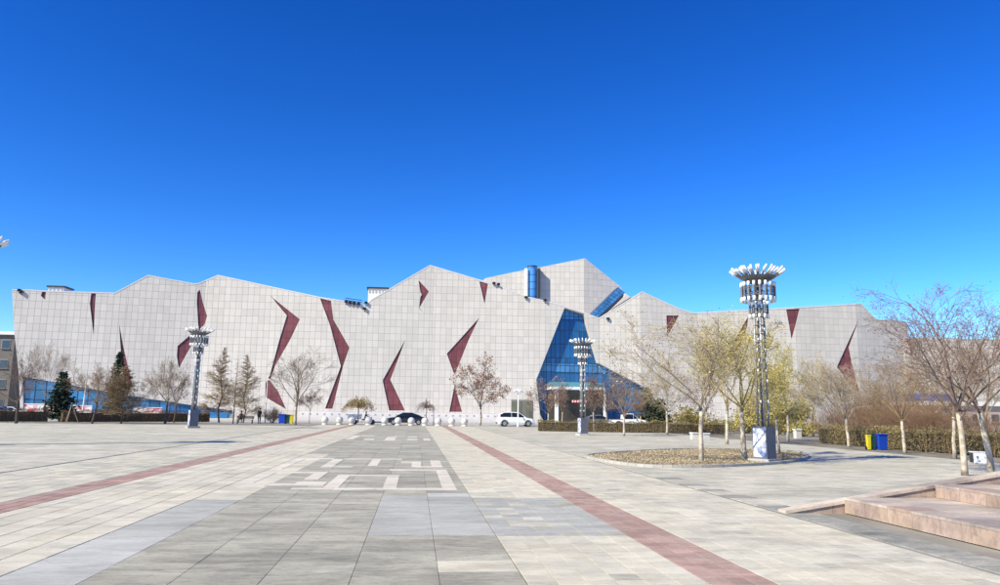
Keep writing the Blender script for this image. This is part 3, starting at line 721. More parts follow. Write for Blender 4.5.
# near trees on the right
tree('bare_tree', 701.5, 463, 309, 4.3, 'vase', 'wide vase-shaped tree with budding bare branches at the front edge of the island bed', twig='pale', leaf=1, leafm='bud', lsize=.028, r0=.075, fork=.36, seed=11)
tree('bare_tree', 745, 460.5, 316, 3.6, 'vase', 'budding yellowish tree beside the decorated lamp cabinet in the island bed', twig='olive', leaf=2, leafm='bud', lsize=.03, r0=.09, fork=.36, seed=23)
tree('bare_tree', 727, 444.5, 322, 4.8, 'vase', 'budding tree at the back of the island bed, behind the lamp column', twig='olive', leaf=1, leafm='bud', lsize=.035, r0=.085, fork=.32, seed=31)
tree('young_tree', 779, 454.5, 362, 2.4, 'round', 'slim young tree just behind the decorated lamp cabinet', twig='olive', leaf=2, leafm='bud', lsize=.03, r0=.055, fork=.4, seed=37)
tree('budding_tree', 788, 441.5, 338, 4.6, 'round', 'dense olive-yellow budding tree between the island bed and the right-hand hedge', twig='olive', leaf=2, leafm='bud', lsize=.045, r0=.08, fork=.27, dense=1.1, seed=41)
tree('bare_tree', 965, 475.5, 283, 5.3, 'round', 'tall bare tree with upright lime-washed trunk and purple tips behind the granite steps', twig='purple', leaf=.7, leafm='tip', lsize=.028, r0=.08, fork=.34, seed=53, dense=.95)
tree('bare_tree', 991, 472, 291, 4.6, 'round', 'bare tree with a leaning lime-washed trunk beside the white cabinet behind the granite steps', twig='purple', leaf=.6, leafm='tip', lsize=.04, r0=.085, fork=.34, seed=59, lean=-.10, dense=.8)
tree('bare_tree', 955, 458.5, 330, 4.2, 'round', 'slender bare tree in the hedge bed beside the white cabinet', twig='brown', r0=.07, fork=.34, seed=61)
tree('bare_tree', 905, 453, 352, 4.1, 'round', 'bare brown-twigged tree standing to the far side of the blue recycling bin', twig='brown', r0=.07, fork=.33, seed=67)
tree('bare_tree', 849, 447, 358, 4.2, 'vase', 'pale bare tree in front of the hedge end, beside the yellow recycling bin', twig='pale', r0=.075, fork=.33, seed=71)
tree('bare_tree', 667, 435, 352, 4.6, 'round', 'bare young tree with pale trunk in front of the middle hedge', twig='pale', r0=.085, fork=.32, leaf=1, leafm='bud', lsize=.03, seed=73, share='mid')
# trees along the entrance hedge
tree('bare_tree', 548, 430, 377, 4.0, 'round', 'pinkish bare tree at the end of the entrance hedge by the white car', twig='purple', leaf=.7, leafm='dry', r0=.07, fork=.33, seed=79, share='pinkish', dense=.75)
tree('sapling', 562, 429, 385, 2.4, 'round', 'thin sapling in the entrance hedge next to the pinkish tree', twig='purple', r0=.05, fork=.4, seed=83, share='sap')
tree('sapling', 594, 432, 380, 2.8, 'round', 'thin sapling in the entrance hedge close to the slim column of lamps', share='sap')
tree('bare_tree', 607, 432, 370, 4.2, 'round', 'bare tree before the glass entrance, overlapping the white pickup', share='pinkish')
tree('bare_tree', 624, 436, 372, 4.2, 'round', 'bare brown tree in front of the entrance hedge, before the low glass flank', twig='brown', r0=.07, fork=.34, seed=89, share='brown', dense=.75)
# single trees beside the road
tree('flowering_tree', 480, 425.5, 355, 6.2, 'round', 'lone tree with pink-brown leaves between the bollards and the white car', twig='purple', leaf=2, leafm='dry', lsize=.10, r0=.13, fork=.30, seed=97, dense=.8)
tree('bare_tree', 295, 424.5, 349, 7.2, 'vase', 'wide bare tree with pale trunk before the maroon zigzag crack, beside the bins', twig='grey', r0=.16, fork=.27, seed=101, dense=.9)
tree('sapling', 309, 423.5, 388, 2.6, 'round', 'thin leaning sapling beside the wide bare tree', share='sap')
tree('weeping_tree', 358, 422.5, 396, 3.4, 'weep', 'tan umbrella-shaped weeping tree behind the cargo tricycle', twig='olive', leaf=2, leafm='tan', lsize=.07, r0=.08, fork=.62, lime=False, seed=103)
tree('weeping_tree', 426, 422, 399, 2.4, 'weep', 'small bare weeping tree behind the black sedan', twig='purple', r0=.06, fork=.6, lime=False, seed=107, dense=.8)
# row on the left
tree('bare_tree', 16, 423.5, 351, 4.6, 'round', 'dark bare tree at the outer end of the left hedge, before the apartment block', twig='purple', bark=BARKD, r0=.12, fork=.30, lime=False, seed=109, share='dark')
tree('bare_tree', 44, 417, 343, 4.6, 'vase', 'pale bare tree behind the left hedge, above the blue low glazing', twig='pale', r0=.1, fork=.3, lime=False, seed=113, Y=100)
tree('bare_tree', 92, 423.5, 363, 4.2, 'round', 'leaning bare tree on the left hedge between two spruces', twig='brown', r0=.10, fork=.36, lime=False, seed=127, lean=.12)
tree('bare_tree', 121, 423.5, 366, 3.6, 'larch', 'dense brown tree in front of the taller narrow spruce', twig='tan', r0=.10, lime=False, seed=131)
tree('bare_tree', 165, 423.5, 357, 4.4, 'round', 'wide grey bare tree in the left hedge, nearest the zigzag crack behind the lamp', twig='brown', r0=.11, fork=.32, lime=False, seed=137)
tree('bare_tree', 174, 422.5, 363, 3.4, 'round', 'slender dark bare tree between the wide grey tree and the left lamp column', share='dark')
tree('larch_tree', 219, 422.5, 347, 3.4, 'larch', 'tall pyramid-shaped brown larch, next to the left lamp column', twig='tan', r0=.11, lime=False, seed=139, share='larch', dense=1.0)
tree('larch_tree', 243, 423, 354, 3.0, 'larch', 'pyramid-shaped larch beside the bench', share='larch')
tree('bare_tree', 233, 423.5, 358, 2.4, 'larch', 'thin pale bare tree between the two larches', twig='pale', r0=.07, lime=False, seed=149, dense=.45)
tree('spruce_tree', 60, 421, 372, 3.0, 'conifer', 'broad low dark spruce behind the tripod support', r0=.12, lime=False, seed=151, leafm='needle', Y=88)
tree('spruce_tree', 115, 419, 351, 2.6, 'conifer', 'taller narrow dark spruce behind the dense brown tree', r0=.13, lime=False, seed=157, leafm='needle', Y=93)
# trees and thicket behind the right hedge
for i, (px, Y, yt, Wd, sh, lb) in enumerate([(812, 62, 362, 4.6, 'pale1', 'pale bare tree beyond the gap between the two hedges'), (832, 56, 372, 4.0, 'pale1', 'pale bare tree rising behind the hedge end near the pale trunk'), (868, 58, 380, 5.0, 'brown', 'brown bare tree above the recycling bins behind the hedge'),
        (895, 66, 365, 5.5, 'brown', 'broad brown bare tree far behind the hedge, below the last crack'), (930, 52, 372, 4.5, 'brown', 'brown bare tree behind the hedge, before the blue-roofed shed'), (706, 74, 368, 4.6, 'pinkish', 'bare tree far behind the island bed, beyond the middle hedge'), (768, 70, 372, 5.0, 'mid', 'bare tree behind the lamp column, beyond the middle hedge'), (985, 48, 350, 4.6, 'pale1', 'pale bare tree behind the hedge near the leaning trunk'), (640, 84, 396, 3.0, 'sap', 'sapling by the low glass flank of the entrance')]):
    tree('bare_tree', px, 0, yt, Wd, 'vase', lb, twig='pale', r0=.09, fork=.28, lime=False, seed=163, share=sh, Y=Y)
def bush(px, Y, yt, Wd, label, sh, group=None, twig='red', leaf=0, leafm='tan', dense=1.5):
    g0 = Vector((on_y(px, 411, Y).x, Y, 0)); H = on_y(px, yt, Y).z
    if sh in PROTO:
        P0, H0, W0 = PROTO[sh]; o = copy_tree(P0); o.location = g0; o.scale = (Wd/W0, Wd/W0, H/H0); o.rotation_euler.z = px*3.1 % 6.28; tag(o, label, 'bush', group); return o
    tr, cr, lf = gen_tree(int(px), 'bush', H, Wd, .05, .1, dense, leaf, .05); o = empty('bare_bush', g0, 0, label, 'bush', group)
    tr.build('stem_base', BARKD, o); c = cr.build('crown', TWIG[twig], o)
    if lf.f: lf.build('leaves', LEAF[leafm], c)
    PROTO[sh] = (o, H, Wd); return o
for px, Y, yt, Wd in [(862, 50, 398, 3.4), (880, 47, 396, 3.2), (898, 52, 392, 3.6), (917, 46, 398, 3.2), (935, 45, 400, 3.0), (952, 44, 402, 3.0), (845, 54, 402, 3.0), (970, 42, 404, 2.8), (990, 40, 404, 2.8), (826, 58, 404, 3.0), (854, 60, 388, 4.0), (888, 62, 386, 4.2), (908, 60, 388, 4.0), (942, 56, 392, 3.8), (926, 64, 384, 4.2), (872, 66, 386, 4.2)]:
    bush(px, Y, yt, Wd, 'reddish-brown leafless thicket bush behind the right-hand hedge', 'thicket', 'thicket bushes behind the right-hand hedge')
bush(273, 92, 406, 2.2, 'round bare grey bush between the standing person and the blue bin', 'roundbush', twig='purple', dense=2.2)
for px, Y, yt, Wd, lb in [(803, 60, 420, 2.4, 'low olive bush in the gap between the two hedges'), (720, 70, 418, 3.0, 'low olive bush behind the white stone block benches'), (745, 69, 416, 3.2, 'low olive bush behind the budding tree next to the lamp cabinet'), (775, 66, 416, 3.0, 'low olive bush behind the slim young tree'), (690, 76, 404, 4.0, 'rounded olive bush behind the middle hedge, next to the pale-trunked young tree'), (757, 78, 394, 4.6, 'tall olive bush behind the lamp mast, beyond the middle hedge'), (790, 74, 392, 4.6, 'tall olive bush behind the dense budding tree')]:
    bush(px, Y, yt, Wd, lb, 'olivebush', 'low olive bushes by the middle hedge', twig='olive', leaf=1, leafm='bud')
for px, Y, yt, Wd, lb in [(648, 96, 388, 3.6, 'dark juniper leaning on the low glass flank of the entrance'), (660, 92, 399, 3.0, 'smaller dark juniper at the corner of the glass entrance')]:
    t = tree('juniper', px, 0, yt, Wd, 'conifer', lb, lime=False, leafm='juniper', r0=.1, Y=Y, seed=px, dense=.8)
# hedges --------------------------------------------------------------
def hedge(name, pts, wd, ht, label, seed, per=900, m='hedge'):
    rnd = random.Random(seed); o = empty(name, (*pts[0], 0), 0, label, 'hedge'); fo = MB(); co = MB(); tw = MB()
    for (x0, y0), (x1, y1) in zip(pts, pts[1:]):
        a, b = Vector((x0, y0, 0)), Vector((x1, y1, 0)); L = (b-a).length; t = (b-a)/L; nn = Vector((-t.y, t.x, 0)); off = Vector((*pts[0], 0))
        mid = (a+b)/2-off
        co.box((mid.x, mid.y, ht*.45), (L-.1, wd*.72, ht*.82), rz=math.atan2(t.y, t.x))
        for i in range(int(L*per)):
            u, v, z = rnd.random()*L, rnd.uniform(-.5, .5), rnd.random()
            k = rnd.random()
            if k < .4: v = math.copysign(.5, v)*rnd.uniform(.8, 1.04)
            elif k < .85: z = rnd.uniform(.85, 1.03)
            bump_ = .09*math.sin(u*1.1+seed)+.07*math.sin(u*2.7+2*seed)+.05*math.sin(u*6.1)
            p = a+t*u+nn*(v*wd)-off; leafs(fo, Vector((p.x, p.y, .04+z*(ht+bump_))), 1, .015, .035, rnd)
        for i in range(int(L*30)):
            u = rnd.random()*L; v = rnd.uniform(-.5, .5)*wd; p = a+t*u+nn*v-off; h = ht*rnd.uniform(.9, 1.12)
            tw.tube([(p.x, p.y, 0), (p.x+rnd.gauss(0, .1), p.y+rnd.gauss(0, .1), h)], [.008, .003], 3, cap=False)
    co.build('inner_twigs', mat('hedge_core', (.075, .058, .035), .95, .4, 6, bump=.8, bscale=14), o)
    tw.build('shoots', TWIG['brown'], o); tag(fo.build('leaves', LEAF[m], o), kind='stuff'); return o
hedge('clipped_hedge', [(26.2, 46.3), (26.0, 36), (26.3, 20.5)], 1.3, 1.02, 'long clipped olive-brown hedge behind the recycling bins and lime-washed trunks', 1, per=1100)
hedge('clipped_hedge', [(11.2, 68.8), (27.5, 65.5)], 1.2, .92, 'low clipped hedge in front of the glass entrance', 2, per=700)
hedge('clipped_hedge', [(-43, 81.5), (-38.3, 84.6)], 1.2, 1.25, 'short brown hedge before the grey apartment block', 3, per=500, m='russet')
hedge('clipped_hedge', [(-37.2, 85.2), (-24.5, 94.3)], 1.2, 1.15, 'long brown hedge below the blue low glazing', 4, per=500, m='russet')
# ================================================================== LAMP COLUMNS
M_LTUBE = mat('white_lamp_tube', (.82, .82, .80), .3, .03, 3, spec=.6)
M_STEEL = mat('brushed_steel', (.36, .365, .38), .4, .2, 4, metal=.3)
M_DSTEEL = mat('dark_steel', (.15, .152, .17), .45, .2, 4, metal=.25)
M_CAB = mat('marbled_cabinet', (.70, .71, .73), .4, .1, 4, col2=(.09, .14, .33), mixscale=3.2)
M_CABS = mat('cabinet_side', (.12, .125, .16), .5, .2, 3)
def make_lamp(loc, s, rz, label):
    o = empty('lamp_column', loc, rz, label, 'street lamp', 'lamp columns round the plaza'); o.scale = (s, s, s)
    MB().box((0, 0, .06), (.85, .85, .16)).build('plinth', M_KERB, o)
    cb = MB().box((0, 0, .72), (.58, .58, 1.16)).build('cabinet', M_CABS, o)
    for (x, y, dx, dy) in ((-.295, 0, .012, .52), (.295, 0, .012, .52)):
        MB().box((x, y, .72), (dx, dy, 1.04)).build('cabinet_panel', M_CAB, cb)
    pr = .19
    for k in range(4):
        a = math.pi/4+k*math.pi/2; x, y = math.cos(a)*pr, math.sin(a)*pr
        MB().tube([(x, y, 1.28), (x*.9, y*.9, 6.2)], .038, 8).build('post', M_STEEL, o, smooth=True)
    for k in range(15):
        z = 1.5+k*.32; MB().box((0, 0, z), (.32, .32, .03)).build('brace', M_DSTEEL, o)
    # light tubes set in steps up the column
    for k in range(11):
        for j in range(4):
            a = j*math.pi/2+(k % 2)*.3; z = 1.75+k*.38
            if (k+j) % 5 == 0: continue
            MB().tube([(math.cos(a)*.205, math.sin(a)*.205, z), (math.cos(a)*.205, math.sin(a)*.205, z+.12)], .029, 6).build('light_tube', M_LTUBE, o, smooth=True)
    MB().tube([(0, 0, 1.28), (0, 0, 6.9)], .055, 10).build('core_pole', M_DSTEEL, o, smooth=True)
    def ring(n, r, z0, z1, e, tr=.05):
        for k in range(n):
            a = 6.2832*k/n; x, y = math.cos(a)*r, math.sin(a)*r
            c = MB().tube([(x, y, z0+e), (x, y, z1-e)], tr*.7, 6).build('tube_holder', M_DSTEEL, o)
            for za, zb in ((z0, z0+e), (z1-e, z1)): MB().tube([(x, y, za), (x, y, zb)], tr, 8).build('light_tube', M_LTUBE, c, smooth=True)
        for z in (z0+e+.06, z1-e-.06):
            m = MB()
            for k in range(n):
                a, b = 6.2832*k/n, 6.2832*(k+1)/n; m.tube([(math.cos(a)*r, math.sin(a)*r, z), (math.cos(b)*r, math.sin(b)*r, z)], .018, 5)
            m.build('hoop', M_DSTEEL, o)
        for k in range(4):
            a = 6.2832*k/4+.3; MB().tube([(0, 0, (z0+z1)/2), (math.cos(a)*r, math.sin(a)*r, (z0+z1)/2)], .02, 5).build('spoke', M_DSTEEL, o)
    ring(10, .33, 5.28, 5.92, .15, .048); ring(18, .60, 5.90, 6.64, .17, .052)
    m = MB().lathe([(.10, 6.5), (.34, 6.66), (.62, 6.80), (.70, 6.86), (.60, 6.86), (.10, 6.74)], 20).build('crown_dish', M_DSTEEL, o)
    for k in range(22):
        a = 6.2832*k/22; ca, sa = math.cos(a), math.sin(a)
        q = MB().tube([(ca*.35, sa*.35, 6.70), (ca*.80, sa*.80, 6.97)], .03, 6).build('crown_arm', M_DSTEEL, o)
        MB().tube([(ca*.78, sa*.78, 6.95), (ca*1.0, sa*1.0, 7.16 if k % 2 else 7.08)], .045, 8).build('light_tube', M_LTUBE, q, smooth=True)
    for k in range(14):
        a = 6.2832*(k+.5)/14; ca, sa = math.cos(a), math.sin(a)
        q = MB().tube([(ca*.2, sa*.2, 6.8), (ca*.44, sa*.44, 7.0)], .024, 6).build('crown_arm', M_DSTEEL, o)
        MB().tube([(ca*.42, sa*.42, 6.98), (ca*.66, sa*.66, 7.24)], .036, 8).build('light_tube', M_LTUBE, q, smooth=True)
    return o
g0 = ground(765, 462.5); L0 = make_lamp(g0, 1.0, .55, 'tall lamp column with marbled cabinet standing in the island bed')
def lamp_copy(loc, s, rz, label):
    o = copy_tree(L0); o.location = loc; o.scale = (s, s, s); o.rotation_euler.z = rz; o['label'] = label
g0 = ground(583, 435.3); lamp_copy(g0, on_y(583, 338.5, g0.y).z/7.27, .2, 'lamp column standing before the blue glass entrance')
lamp_copy(Vector((-18.5, 66.4, 0)), 1.17, .5, 'lamp column on the open left paving, before the larches')
lamp_copy(Vector((-19.45, 34.6, 0)), 1.255, .1, 'lamp column on the left paving of which only the crown of tubes shows')
# ================================================================== BOLLARDS
M_BALL = mat('white_granite_ball', (.62, .59, .55), .6, .1, 6, bump=.1)
def ball(x, Y):
    o = empty('stone_ball_bollard', (x, Y, 0), 0, 'pale stone ball bollard on a low round foot between plaza and road', 'bollard', 'stone ball bollards along the road edge')
    MB().lathe([(.34, 0), (.36, .06), (.30, .14), (.22, .17)], 16).build('foot', M_BALL, o, smooth=True)
    n = 12; prof = [(max(.001, .40*math.sin(math.pi*i/n)), .53-.40*math.cos(math.pi*i/n)) for i in range(n+1)]
    MB().lathe(prof, 20).build('ball', M_BALL, o, smooth=True); return o
B0 = None
for px in (325, 339.6, 352, 368.6, 384.8, 398.2, 411.4, 425, 438.3, 451.8, 464.5):
    p = on_y(px, 420, 86.5)
    if B0 is None: B0 = ball(p.x, 86.5)
    else: c = copy_tree(B0); c.location = (p.x, 86.5, 0)
# ================================================================== VEHICLES
M_TYRE = mat('tyre', (.02, .02, .02), .85, .1, 8); M_RIM = mat('alloy', (.45, .45, .46), .3, .05, 4, metal=.7)
M_CGLASS = mat('car_glass', (.012, .015, .018), .06, .05, 2, spec=.7)
def loft(mb, st):
    """st: list of (x, half width low, half width belt, half width roof, z low, z belt, z roof)"""
    b = len(mb.v); n = 10
    for (x, wl, wb, wr, zl, zb, zr) in st:
        ring_ = [(-wl*.92, zl), (-wl, zl+(zb-zl)*.3), (-wb, zl+(zb-zl)*.72), (-wb*.97, zb), (-wr, zr-.02), (-wr*.6, zr)]
        for y, z in ring_: mb.v.append((x, y, z))
        for y, z in reversed(ring_): mb.v.append((x, -y, z))
    n = 12
    for k in range(len(st)-1):
        for j in range(n):
            j2 = (j+1) % n; mb.f.append((b+k*n+j, b+k*n+j2, b+(k+1)*n+j2, b+(k+1)*n+j)); mb.m.append(0)
    mb.f.append(tuple(b+j for j in range(n-1, -1, -1))); mb.m.append(0); e = b+(len(st)-1)*n; mb.f.append(tuple(e+j for j in range(n))); mb.m.append(0)
def car(loc, rz, paint, label, L=4.6, Hh=1.45, style='sedan', group=None):
    o = empty('parked_car', loc, rz, label, 'car', group); W = .9; zb = .92 if style != 'suv' else 1.02; s = L/4.6
    if style == 'sedan': prof = [(-2.3, .60, .78), (-2.2, .88, .92), (-1.75, .93, 1.0), (-1.15, .95, 1.28), (-.55, .95, Hh), (.3, .94, Hh), (.95, .90, 1.12), (1.25, .88, .92), (1.9, .80, .82), (2.2, .72, .74), (2.3, .5, .56)]
    elif style == 'suv': prof = [(-2.3, .75, .85), (-2.25, 1.02, 1.12), (-2.0, 1.05, 1.45), (-1.5, 1.05, Hh), (-.6, 1.05, Hh+.02), (.3, 1.04, Hh-.02), (.9, 1.0, 1.3), (1.25, .98, 1.04), (1.9, .90, .93), (2.22, .80, .83), (2.3, .55, .6)]
    else: prof = [(-2.3, .85, .86), (-2.2, .90, .92), (-.75, .92, .94), (-.72, .95, 1.55), (-.2, .95, Hh), (.45, .95, Hh-.02), (1.0, .95, 1.25), (1.25, .95, 1.0), (1.95, .88, .9), (2.25, .78, .8), (2.3, .55, .6)]
    mb = MB(); loft(mb, [(x*s, W*(.9 if abs(x) > 2.15 else 1), W*(.86 if abs(x) > 2.15 else 1), W*(.74 if zr-b > .12 else .84), .26, b, zr) for x, b, zr in prof])
    body = fix_normals(mb.build('body', paint, o, smooth=False))
    md = body.modifiers.new('bevel', 'BEVEL'); md.width = .03; md.segments = 2; md.limit_method = 'ANGLE'
    # glass
    up = [(x*s, b, zr) for x, b, zr in prof if zr-b > .12]
    for sd in (-1, 1):
        poly = [(x, b+.05) for x, b, z in up]+[(x, z-.09) for x, b, z in reversed(up)]
        n = len(up)
        for lo_, hi_ in ((0, n//2), (n//2, n-1)):
            if hi_ <= lo_: continue
            sub = up[lo_:hi_+1]
            q = MB(); pts = []
            for x, b, z in sub: pts.append(Vector((x+(.03 if x == sub[0][0] else (-.03 if x == sub[-1][0] else 0)), sd*(W*.965), b+.05)))
            for x, b, z in reversed(sub): f = max(.05, (z-.09-b)); pts.append(Vector((x+(.03 if x == sub[0][0] else (-.03 if x == sub[-1][0] else 0)), sd*(W*.97-(W*.97-W*.74)*min(1, f/max(z-b, .01))+.012), max(b+.06, z-.09))))
            q.prism(pts, (0, sd*.012, 0)); fix_normals(q.build('side_window', M_CGLASS, o))
    def screen(i0, i1, name):
        a, b = prof[i0], prof[i1]; q = MB(); za, zb_ = a[2]+.035, b[2]-.03
        q.prism([Vector((a[0]*s, -W*.74, za)), Vector((a[0]*s, W*.74, za)), Vector((b[0]*s, W*.62, zb_+.05)), Vector((b[0]*s, -W*.62, zb_+.05))], (.02 if a[0] > 0 else -.02, 0, .012)); fix_normals(q.build(name, M_CGLASS, o))
    screen(7, 5, 'windscreen')
    if style != 'pickup': screen(2 if style == 'sedan' else 1, 4 if style == 'sedan' else 3, 'rear_window')
    wr = .33 if style == 'sedan' else .36
    for x in (-1.42*s, 1.42*s):
        for y in (-.82, .82):
            M = Matrix.Rotation(math.pi/2, 3, 'X'); ty = MB().lathe([(wr*.6, -.11), (wr*.95, -.11), (wr, -.07), (wr, .07), (wr*.95, .11), (wr*.6, .11)], 20, (x, y, wr), M=M).build('wheel', M_TYRE, o, smooth=False)
            MB().lathe([(wr*.62, -.115), (wr*.5, -.10), (.05, -.12), (.05, .12), (wr*.5, .10), (wr*.62, .115)], 12, (x, y, wr), M=M).build('rim', M_RIM, ty)
            arch = MB()
            for k in range(8):
                a0, a1 = math.pi*k/8, math.pi*(k+1)/8; r_ = wr+.05
                arch.tube([(x+math.cos(a0)*r_, y*1.105, wr+math.sin(a0)*r_), (x+math.cos(a1)*r_, y*1.105, wr+math.sin(a1)*r_)], .025, 5)
            arch.build('wheel_arch', M_TYRE, o)
    for y in (-.62, .62):
        MB().box((2.24*s, y, .66), (.1, .3, .13)).build('headlight', M_LTUBE, o); MB().box((-2.25*s, y, .84), (.1, .28, .14)).build('tail_light', mat('red_lens', (.35, .01, .01), .2), o)
        MB().box((.75*s, y*1.58, 1.0), (.14, .16, .11)).build('mirror', paint, o)
    MB().box((2.29*s, 0, .36), (.06, 1.5, .16)).build('bumper', M_TYRE, o); MB().box((-2.29*s, 0, .4), (.06, 1.5, .16)).build('bumper', M_TYRE, o)
    if style == 'pickup':
        MB().box((-1.5*s, 0, .98), (1.4*s, 1.5, .06)).build('load_bed', M_DARK, o)
    return o
P_BLACK = mat('black_car_paint', (.006, .006, .008), .12, .02, 2, spec=.6, coat=.5); P_WHITE = mat('white_car_paint', (.80, .80, .79), .2, .02, 2, coat=.5); P_GREY = mat('grey_car_paint', (.10, .11, .12), .25, .02, 2, coat=.4); P_SILVER = mat('silver_paint', (.42, .45, .48), .35, .06, 3, metal=.3)
p = on_y(406, 425, 91.5); car((p.x, 91.5, 0), math.pi, P_BLACK, 'black sedan parked on the road behind the stone ball bollards', L=4.75)
p = on_y(515.5, 427, 88.8); car((p.x, 88.8, 0), 0, P_WHITE, 'white hatchback with dark windows parked near the pole with globe lamps', L=4.5, Hh=1.68, style='suv')
p = on_y(628, 420, 93); car((p.x, 93, 0), 0, P_WHITE, 'white pickup half hidden behind the entrance hedge', L=4.7, Hh=1.7, style='pickup')
p = on_y(598, 420, 95); car((p.x, 95, 0), 0, P_GREY, 'dark grey sedan mostly hidden behind the entrance hedge', L=4.5)
for px, Y, pm, lb in ((2, 118, P_GREY, 'dark grey sedan before the grey apartment block'), (12, 119, P_WHITE, 'white sedan beside the apartment block corner')):
    p = on_y(px, 411, Y); car((p.x, Y, 0), 0, pm, lb, L=4.5)
# ================================================================== PEOPLE
def person(loc, rz, joints, radii, edges, label, m, hair, headc, extra=None):
    me = bpy.data.meshes.new('person'); me.from_pydata(joints, edges, []); me.update()
    o = bpy.data.objects.new('person', me); COL.objects.link(o); o.location = loc; o.rotation_euler = (0, 0, rz)
    sk_ = o.modifiers.new('skin', 'SKIN'); lay = me.skin_vertices[0] if me.skin_vertices else None
    if lay is None:
        bpy.context.view_layer.objects.active = o; o.select_set(True); bpy.ops.mesh.customdata_skin_add(); lay = me.skin_vertices[0]
    for i, r in enumerate(radii): lay.data[i].radius = (r, r) if not isinstance(r, tuple) else r; lay.data[i].use_root = (i == 0)
    ss = o.modifiers.new('subd', 'SUBSURF'); ss.levels = 1; ss.render_levels = 2
    me.materials.append(m); tag(o, label, 'person')
    h = MB(); n = 8
    prof = [(max(.001, .105*math.sin(math.pi*.62*i/n)), .115*math.cos(math.pi*.62*i/n)) for i in range(n, -1, -1)]
    h.lathe(prof, 14, (headc[0], headc[1]+.012, headc[2]+.015)); h.build('hair', hair, o, smooth=True)
    return o
def clothes(name, bands):
    """clothing colours stacked by height on the figure itself"""
    m = bpy.data.materials.new(name); m.use_nodes = True; t = m.node_tree; b = t.nodes['Principled BSDF']; b.inputs['Roughness'].default_value = .85
    tc = t.nodes.new('ShaderNodeTexCoord'); sp = t.nodes.new('ShaderNodeSeparateXYZ'); t.links.new(tc.outputs['Object'], sp.inputs[0])
    mr = t.nodes.new('ShaderNodeMapRange'); mr.inputs[2].default_value = 2.0; t.links.new(sp.outputs[2], mr.inputs[0])
    cr = t.nodes.new('ShaderNodeValToRGB'); cr.color_ramp.interpolation = 'CONSTANT'
    e = cr.color_ramp.elements; e[0].position = 0; e[0].color = (*bands[0][1], 1); e[1].position = bands[1][0]/2; e[1].color = (*bands[1][1], 1)
    for z, c in bands[2:]: k_ = e.new(z/2); k_.color = (*c, 1)
    t.links.new(mr.outputs[0], cr.inputs[0]); t.links.new(cr.outputs[0], b.inputs['Base Color']); return m
HAIR = mat('black_hair', (.012, .01, .01), .6)
SKIN = (.42, .25, .18)
def stand(step=.12, arm=.1):
    J = [(0, 0, .92), (0, .01, 1.12), (0, 0, 1.36), (0, 0, 1.47), (0, -.01, 1.56), (0, -.01, 1.67)]; Rr = [(.15, .11), (.15, .10), (.155, .10), .055, .085, .07]
    E_ = [(0, 1), (1, 2), (2, 3), (3, 4), (4, 5)]
    for sd in (-1, 1):
        i = len(J); J += [(sd*.10, 0, .86), (sd*.11, -.02*sd+step*sd*.3, .48), (sd*.11, step*sd*.6, .09), (sd*.12, step*sd*.6-.15, .035)]; Rr += [.095, .065, .045, .035]; E_ += [(0, i), (i, i+1), (i+1, i+2), (i+2, i+3)]
        i = len(J); J += [(sd*.19, 0, 1.36), (sd*.24, .03, 1.08), (sd*.24, -arm, .84), (sd*.235, -arm-.03, .74)]; Rr += [.062, .05, .04, .03]; E_ += [(2, i), (i, i+1), (i+1, i+2), (i+2, i+3)]
    return J, Rr, E_
J, Rr, E_ = stand()
p = on_y(259, 424, 86.5)
person((p.x, 86.5, 0), .6, J, Rr, E_, 'person standing in a dark jacket and dark trousers between the larches and the round bush', clothes('dark_clothes', [(0, (.015, .015, .018)), (.08, (.03, .035, .05)), (.9, (.014, .014, .018)), (1.46, SKIN)]), HAIR, (0, -.01, 1.62))
def sit(lean=.0, knee=-.45, reach=0):
    J = [(0, 0, .50), (0, .02-lean*.3, .72), (0, .02-lean, .96), (0, -lean, 1.07), (0, -.01-lean, 1.16), (0, -.01-lean, 1.27)]; Rr = [(.16, .12), (.15, .105), (.155, .10), .055, .085, .07]
    E_ = [(0, 1), (1, 2), (2, 3), (3, 4), (4, 5)]
    for sd in (-1, 1):
        i = len(J); J += [(sd*.11, -.05, .49), (sd*.13, knee, .50), (sd*.13, knee+.02, .1), (sd*.13, knee-.13, .035)]; Rr += [.09, .068, .045, .035]; E_ += [(0, i), (i, i+1), (i+1, i+2), (i+2, i+3)]
        i = len(J); J += [(sd*.19, -lean, .96), (sd*.25, -.1-lean-reach*.5, .74+reach*.1), (sd*.2, -.34-lean-reach, .62+reach*.5), (sd*.19, -.42-lean-reach, .61+reach*.5)]; Rr += [.062, .05, .04, .03]; E_ += [(2, i), (i, i+1), (i+1, i+2), (i+2, i+3)]
    return J, Rr, E_
# bench with a seated person
bp_ = on_y(240, 424, 88); bench = empty('park_bench', (bp_.x, 88, 0), 0, 'dark slatted bench between the two larches', 'bench')
M_WOOD = mat('dark_bench_wood', (.06, .045, .035), .8, .2, 5)
for i in range(4): MB().box((.5, -.15+i*.11, .42), (1.9, .09, .04)).build('seat_slat', M_WOOD, bench)
for i in range(3): MB().box((.5, .27, .58+i*.11), (1.9, .03, .085)).build('back_slat', M_WOOD, bench)
for x in (-.3, 1.3):
    for y in (-.12, .22): MB().box((x, y, .2), (.06, .06, .4)).build('leg', M_DARK, bench)
    MB().box((x, .30, .62), (.05, .03, .44)).build('back_post', M_DARK, bench)
J, Rr, E_ = sit()
person((bp_.x+.1, 88, .06), 0, J, Rr, E_, 'person in a maroon coat sitting on the bench', clothes('maroon_clothes', [(0, (.015, .015, .018)), (.08, (.025, .025, .03)), (.56, (.11, .03, .035)), (1.06, SKIN)]), HAIR, (0, -.01, 1.22))
